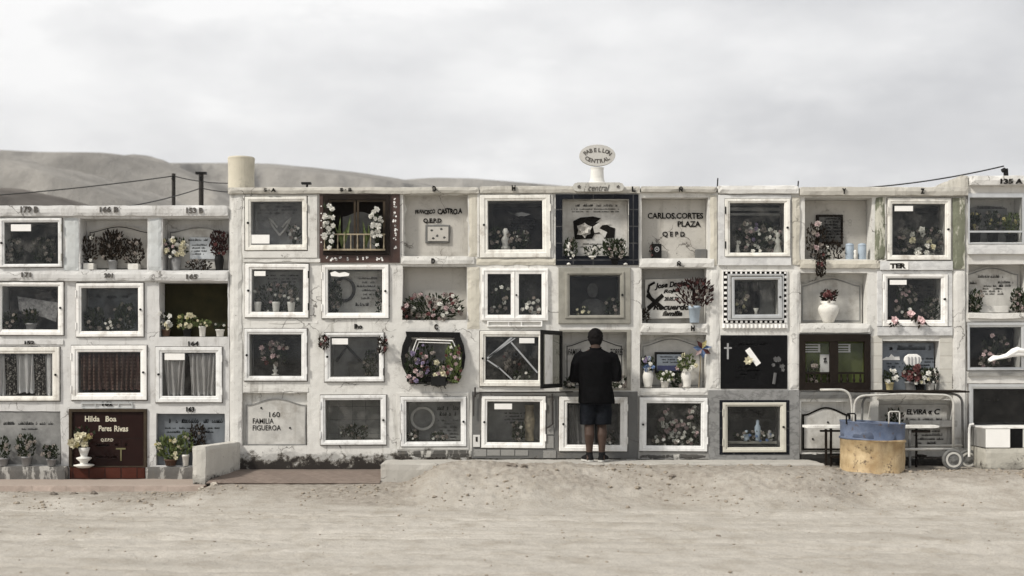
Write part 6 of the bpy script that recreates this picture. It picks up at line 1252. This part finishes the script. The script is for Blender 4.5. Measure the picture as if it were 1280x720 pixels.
# daylight
SUN = Vector((-.62, -.40, .68)).normalized(); el = math.asin(SUN.z); az = math.atan2(SUN.x, SUN.y)
wd = bpy.data.worlds.new('World'); SC.world = wd; wd.use_nodes = True; nt = wd.node_tree; nt.nodes.clear(); out = N(nt, 'ShaderNodeOutputWorld'); bg = N(nt, 'ShaderNodeBackground'); nt.links.new(bg.outputs[0], out.inputs[0])
sky = N(nt, 'ShaderNodeTexSky', sky_type='NISHITA', sun_disc=False, sun_elevation=el, sun_rotation=az % (2 * math.pi), air_density=1, dust_density=3)
tc = N(nt, 'ShaderNodeTexCoord'); mp = N(nt, 'ShaderNodeMapping'); mp.inputs['Scale'].default_value = (1, 1, 2.4); nt.links.new(tc.outputs['Generated'], mp.inputs[0])
c1 = noise(nt, mp.outputs[0], 4.3, 8, .5); c2 = noise(nt, mp.outputs[0], 11, 8, .55)
cf = mathn(nt, 'ADD', mathn(nt, 'MULTIPLY', c1, .75), mathn(nt, 'MULTIPLY', c2, .25))
dp = N(nt, 'ShaderNodeVectorMath', operation='DOT_PRODUCT'); nt.links.new(tc.outputs['Generated'], dp.inputs[0]); dp.inputs[1].default_value = Vector((-.34, 1, .36)).normalized()
cf = mathn(nt, 'ADD', cf, mathn(nt, 'MULTIPLY', ramp(nt, dp.outputs['Value'], .88, 1.0), .17))
cf = mathn(nt, 'ADD', cf, mathn(nt, 'MULTIPLY', mathn(nt, 'MULTIPLY', ramp(nt, noise(nt, mp.outputs[0], 7.3, 6, .55), .54, .72), ramp(nt, c1, .4, .55)), .16))
cl = mix(nt, ramp(nt, cf, .44, .74), (5.25, 5.3, 5.45), (8.2, 8.18, 8.15)); cl = mix(nt, .04, cl, sky.outputs[0])
nt.links.new(cl, bg.inputs[0]); bg.inputs[1].default_value = .1
sl = bpy.data.lights.new('sun', 'SUN'); sl.energy = 3.0; sl.angle = math.radians(7); sl.color = (1, .95, .87); so = bpy.data.objects.new('sun', sl); COL.objects.link(so); so.rotation_euler = (-SUN).to_track_quat('-Z', 'Y').to_euler(); so.location = (-20, -14, 25)
# haze of dusty air
bm = BM(); box(bm, -900, 900, -40, 1100, -3, 190); m = bpy.data.materials.new('haze_air'); m.use_nodes = True; nt = m.node_tree; nt.nodes.clear(); out = nt.nodes.new('ShaderNodeOutputMaterial'); pv = nt.nodes.new('ShaderNodeVolumePrincipled'); pv.inputs['Density'].default_value = .0003; pv.inputs['Color'].default_value = (.93, .93, .94, 1); pv.inputs['Anisotropy'].default_value = .2; nt.links.new(pv.outputs[0], out.inputs['Volume'])
hz = obj('haze', bm, m, base=(0, 500, 0)); hz['kind'] = 'stuff'
cam = bpy.data.cameras.new('camera'); co = bpy.data.objects.new('camera', cam); COL.objects.link(co); co.location = (0, -CAM_D, CAM_Z); co.rotation_euler = (math.pi / 2, 0, 0)
cam.sensor_width = 36; cam.lens = FPX / 1280 * 36; cam.shift_y = (HZ - 360) / 1280; cam.clip_end = 6000; cam.clip_start = .1; cam.dof.use_dof = True; cam.dof.focus_distance = CAM_D - .1; cam.dof.aperture_fstop = 1.5
SC.camera = co
vs_ = SC.view_settings; vs_.view_transform = 'Standard'; vs_.look = 'None'; vs_.exposure = .4; vs_.gamma = 1; vs_.use_curve_mapping = False
SC.render.engine = 'CYCLES'; SC.cycles.volume_bounces = 0; SC.cycles.transparent_max_bounces = 16; SC.cycles.max_bounces = 6
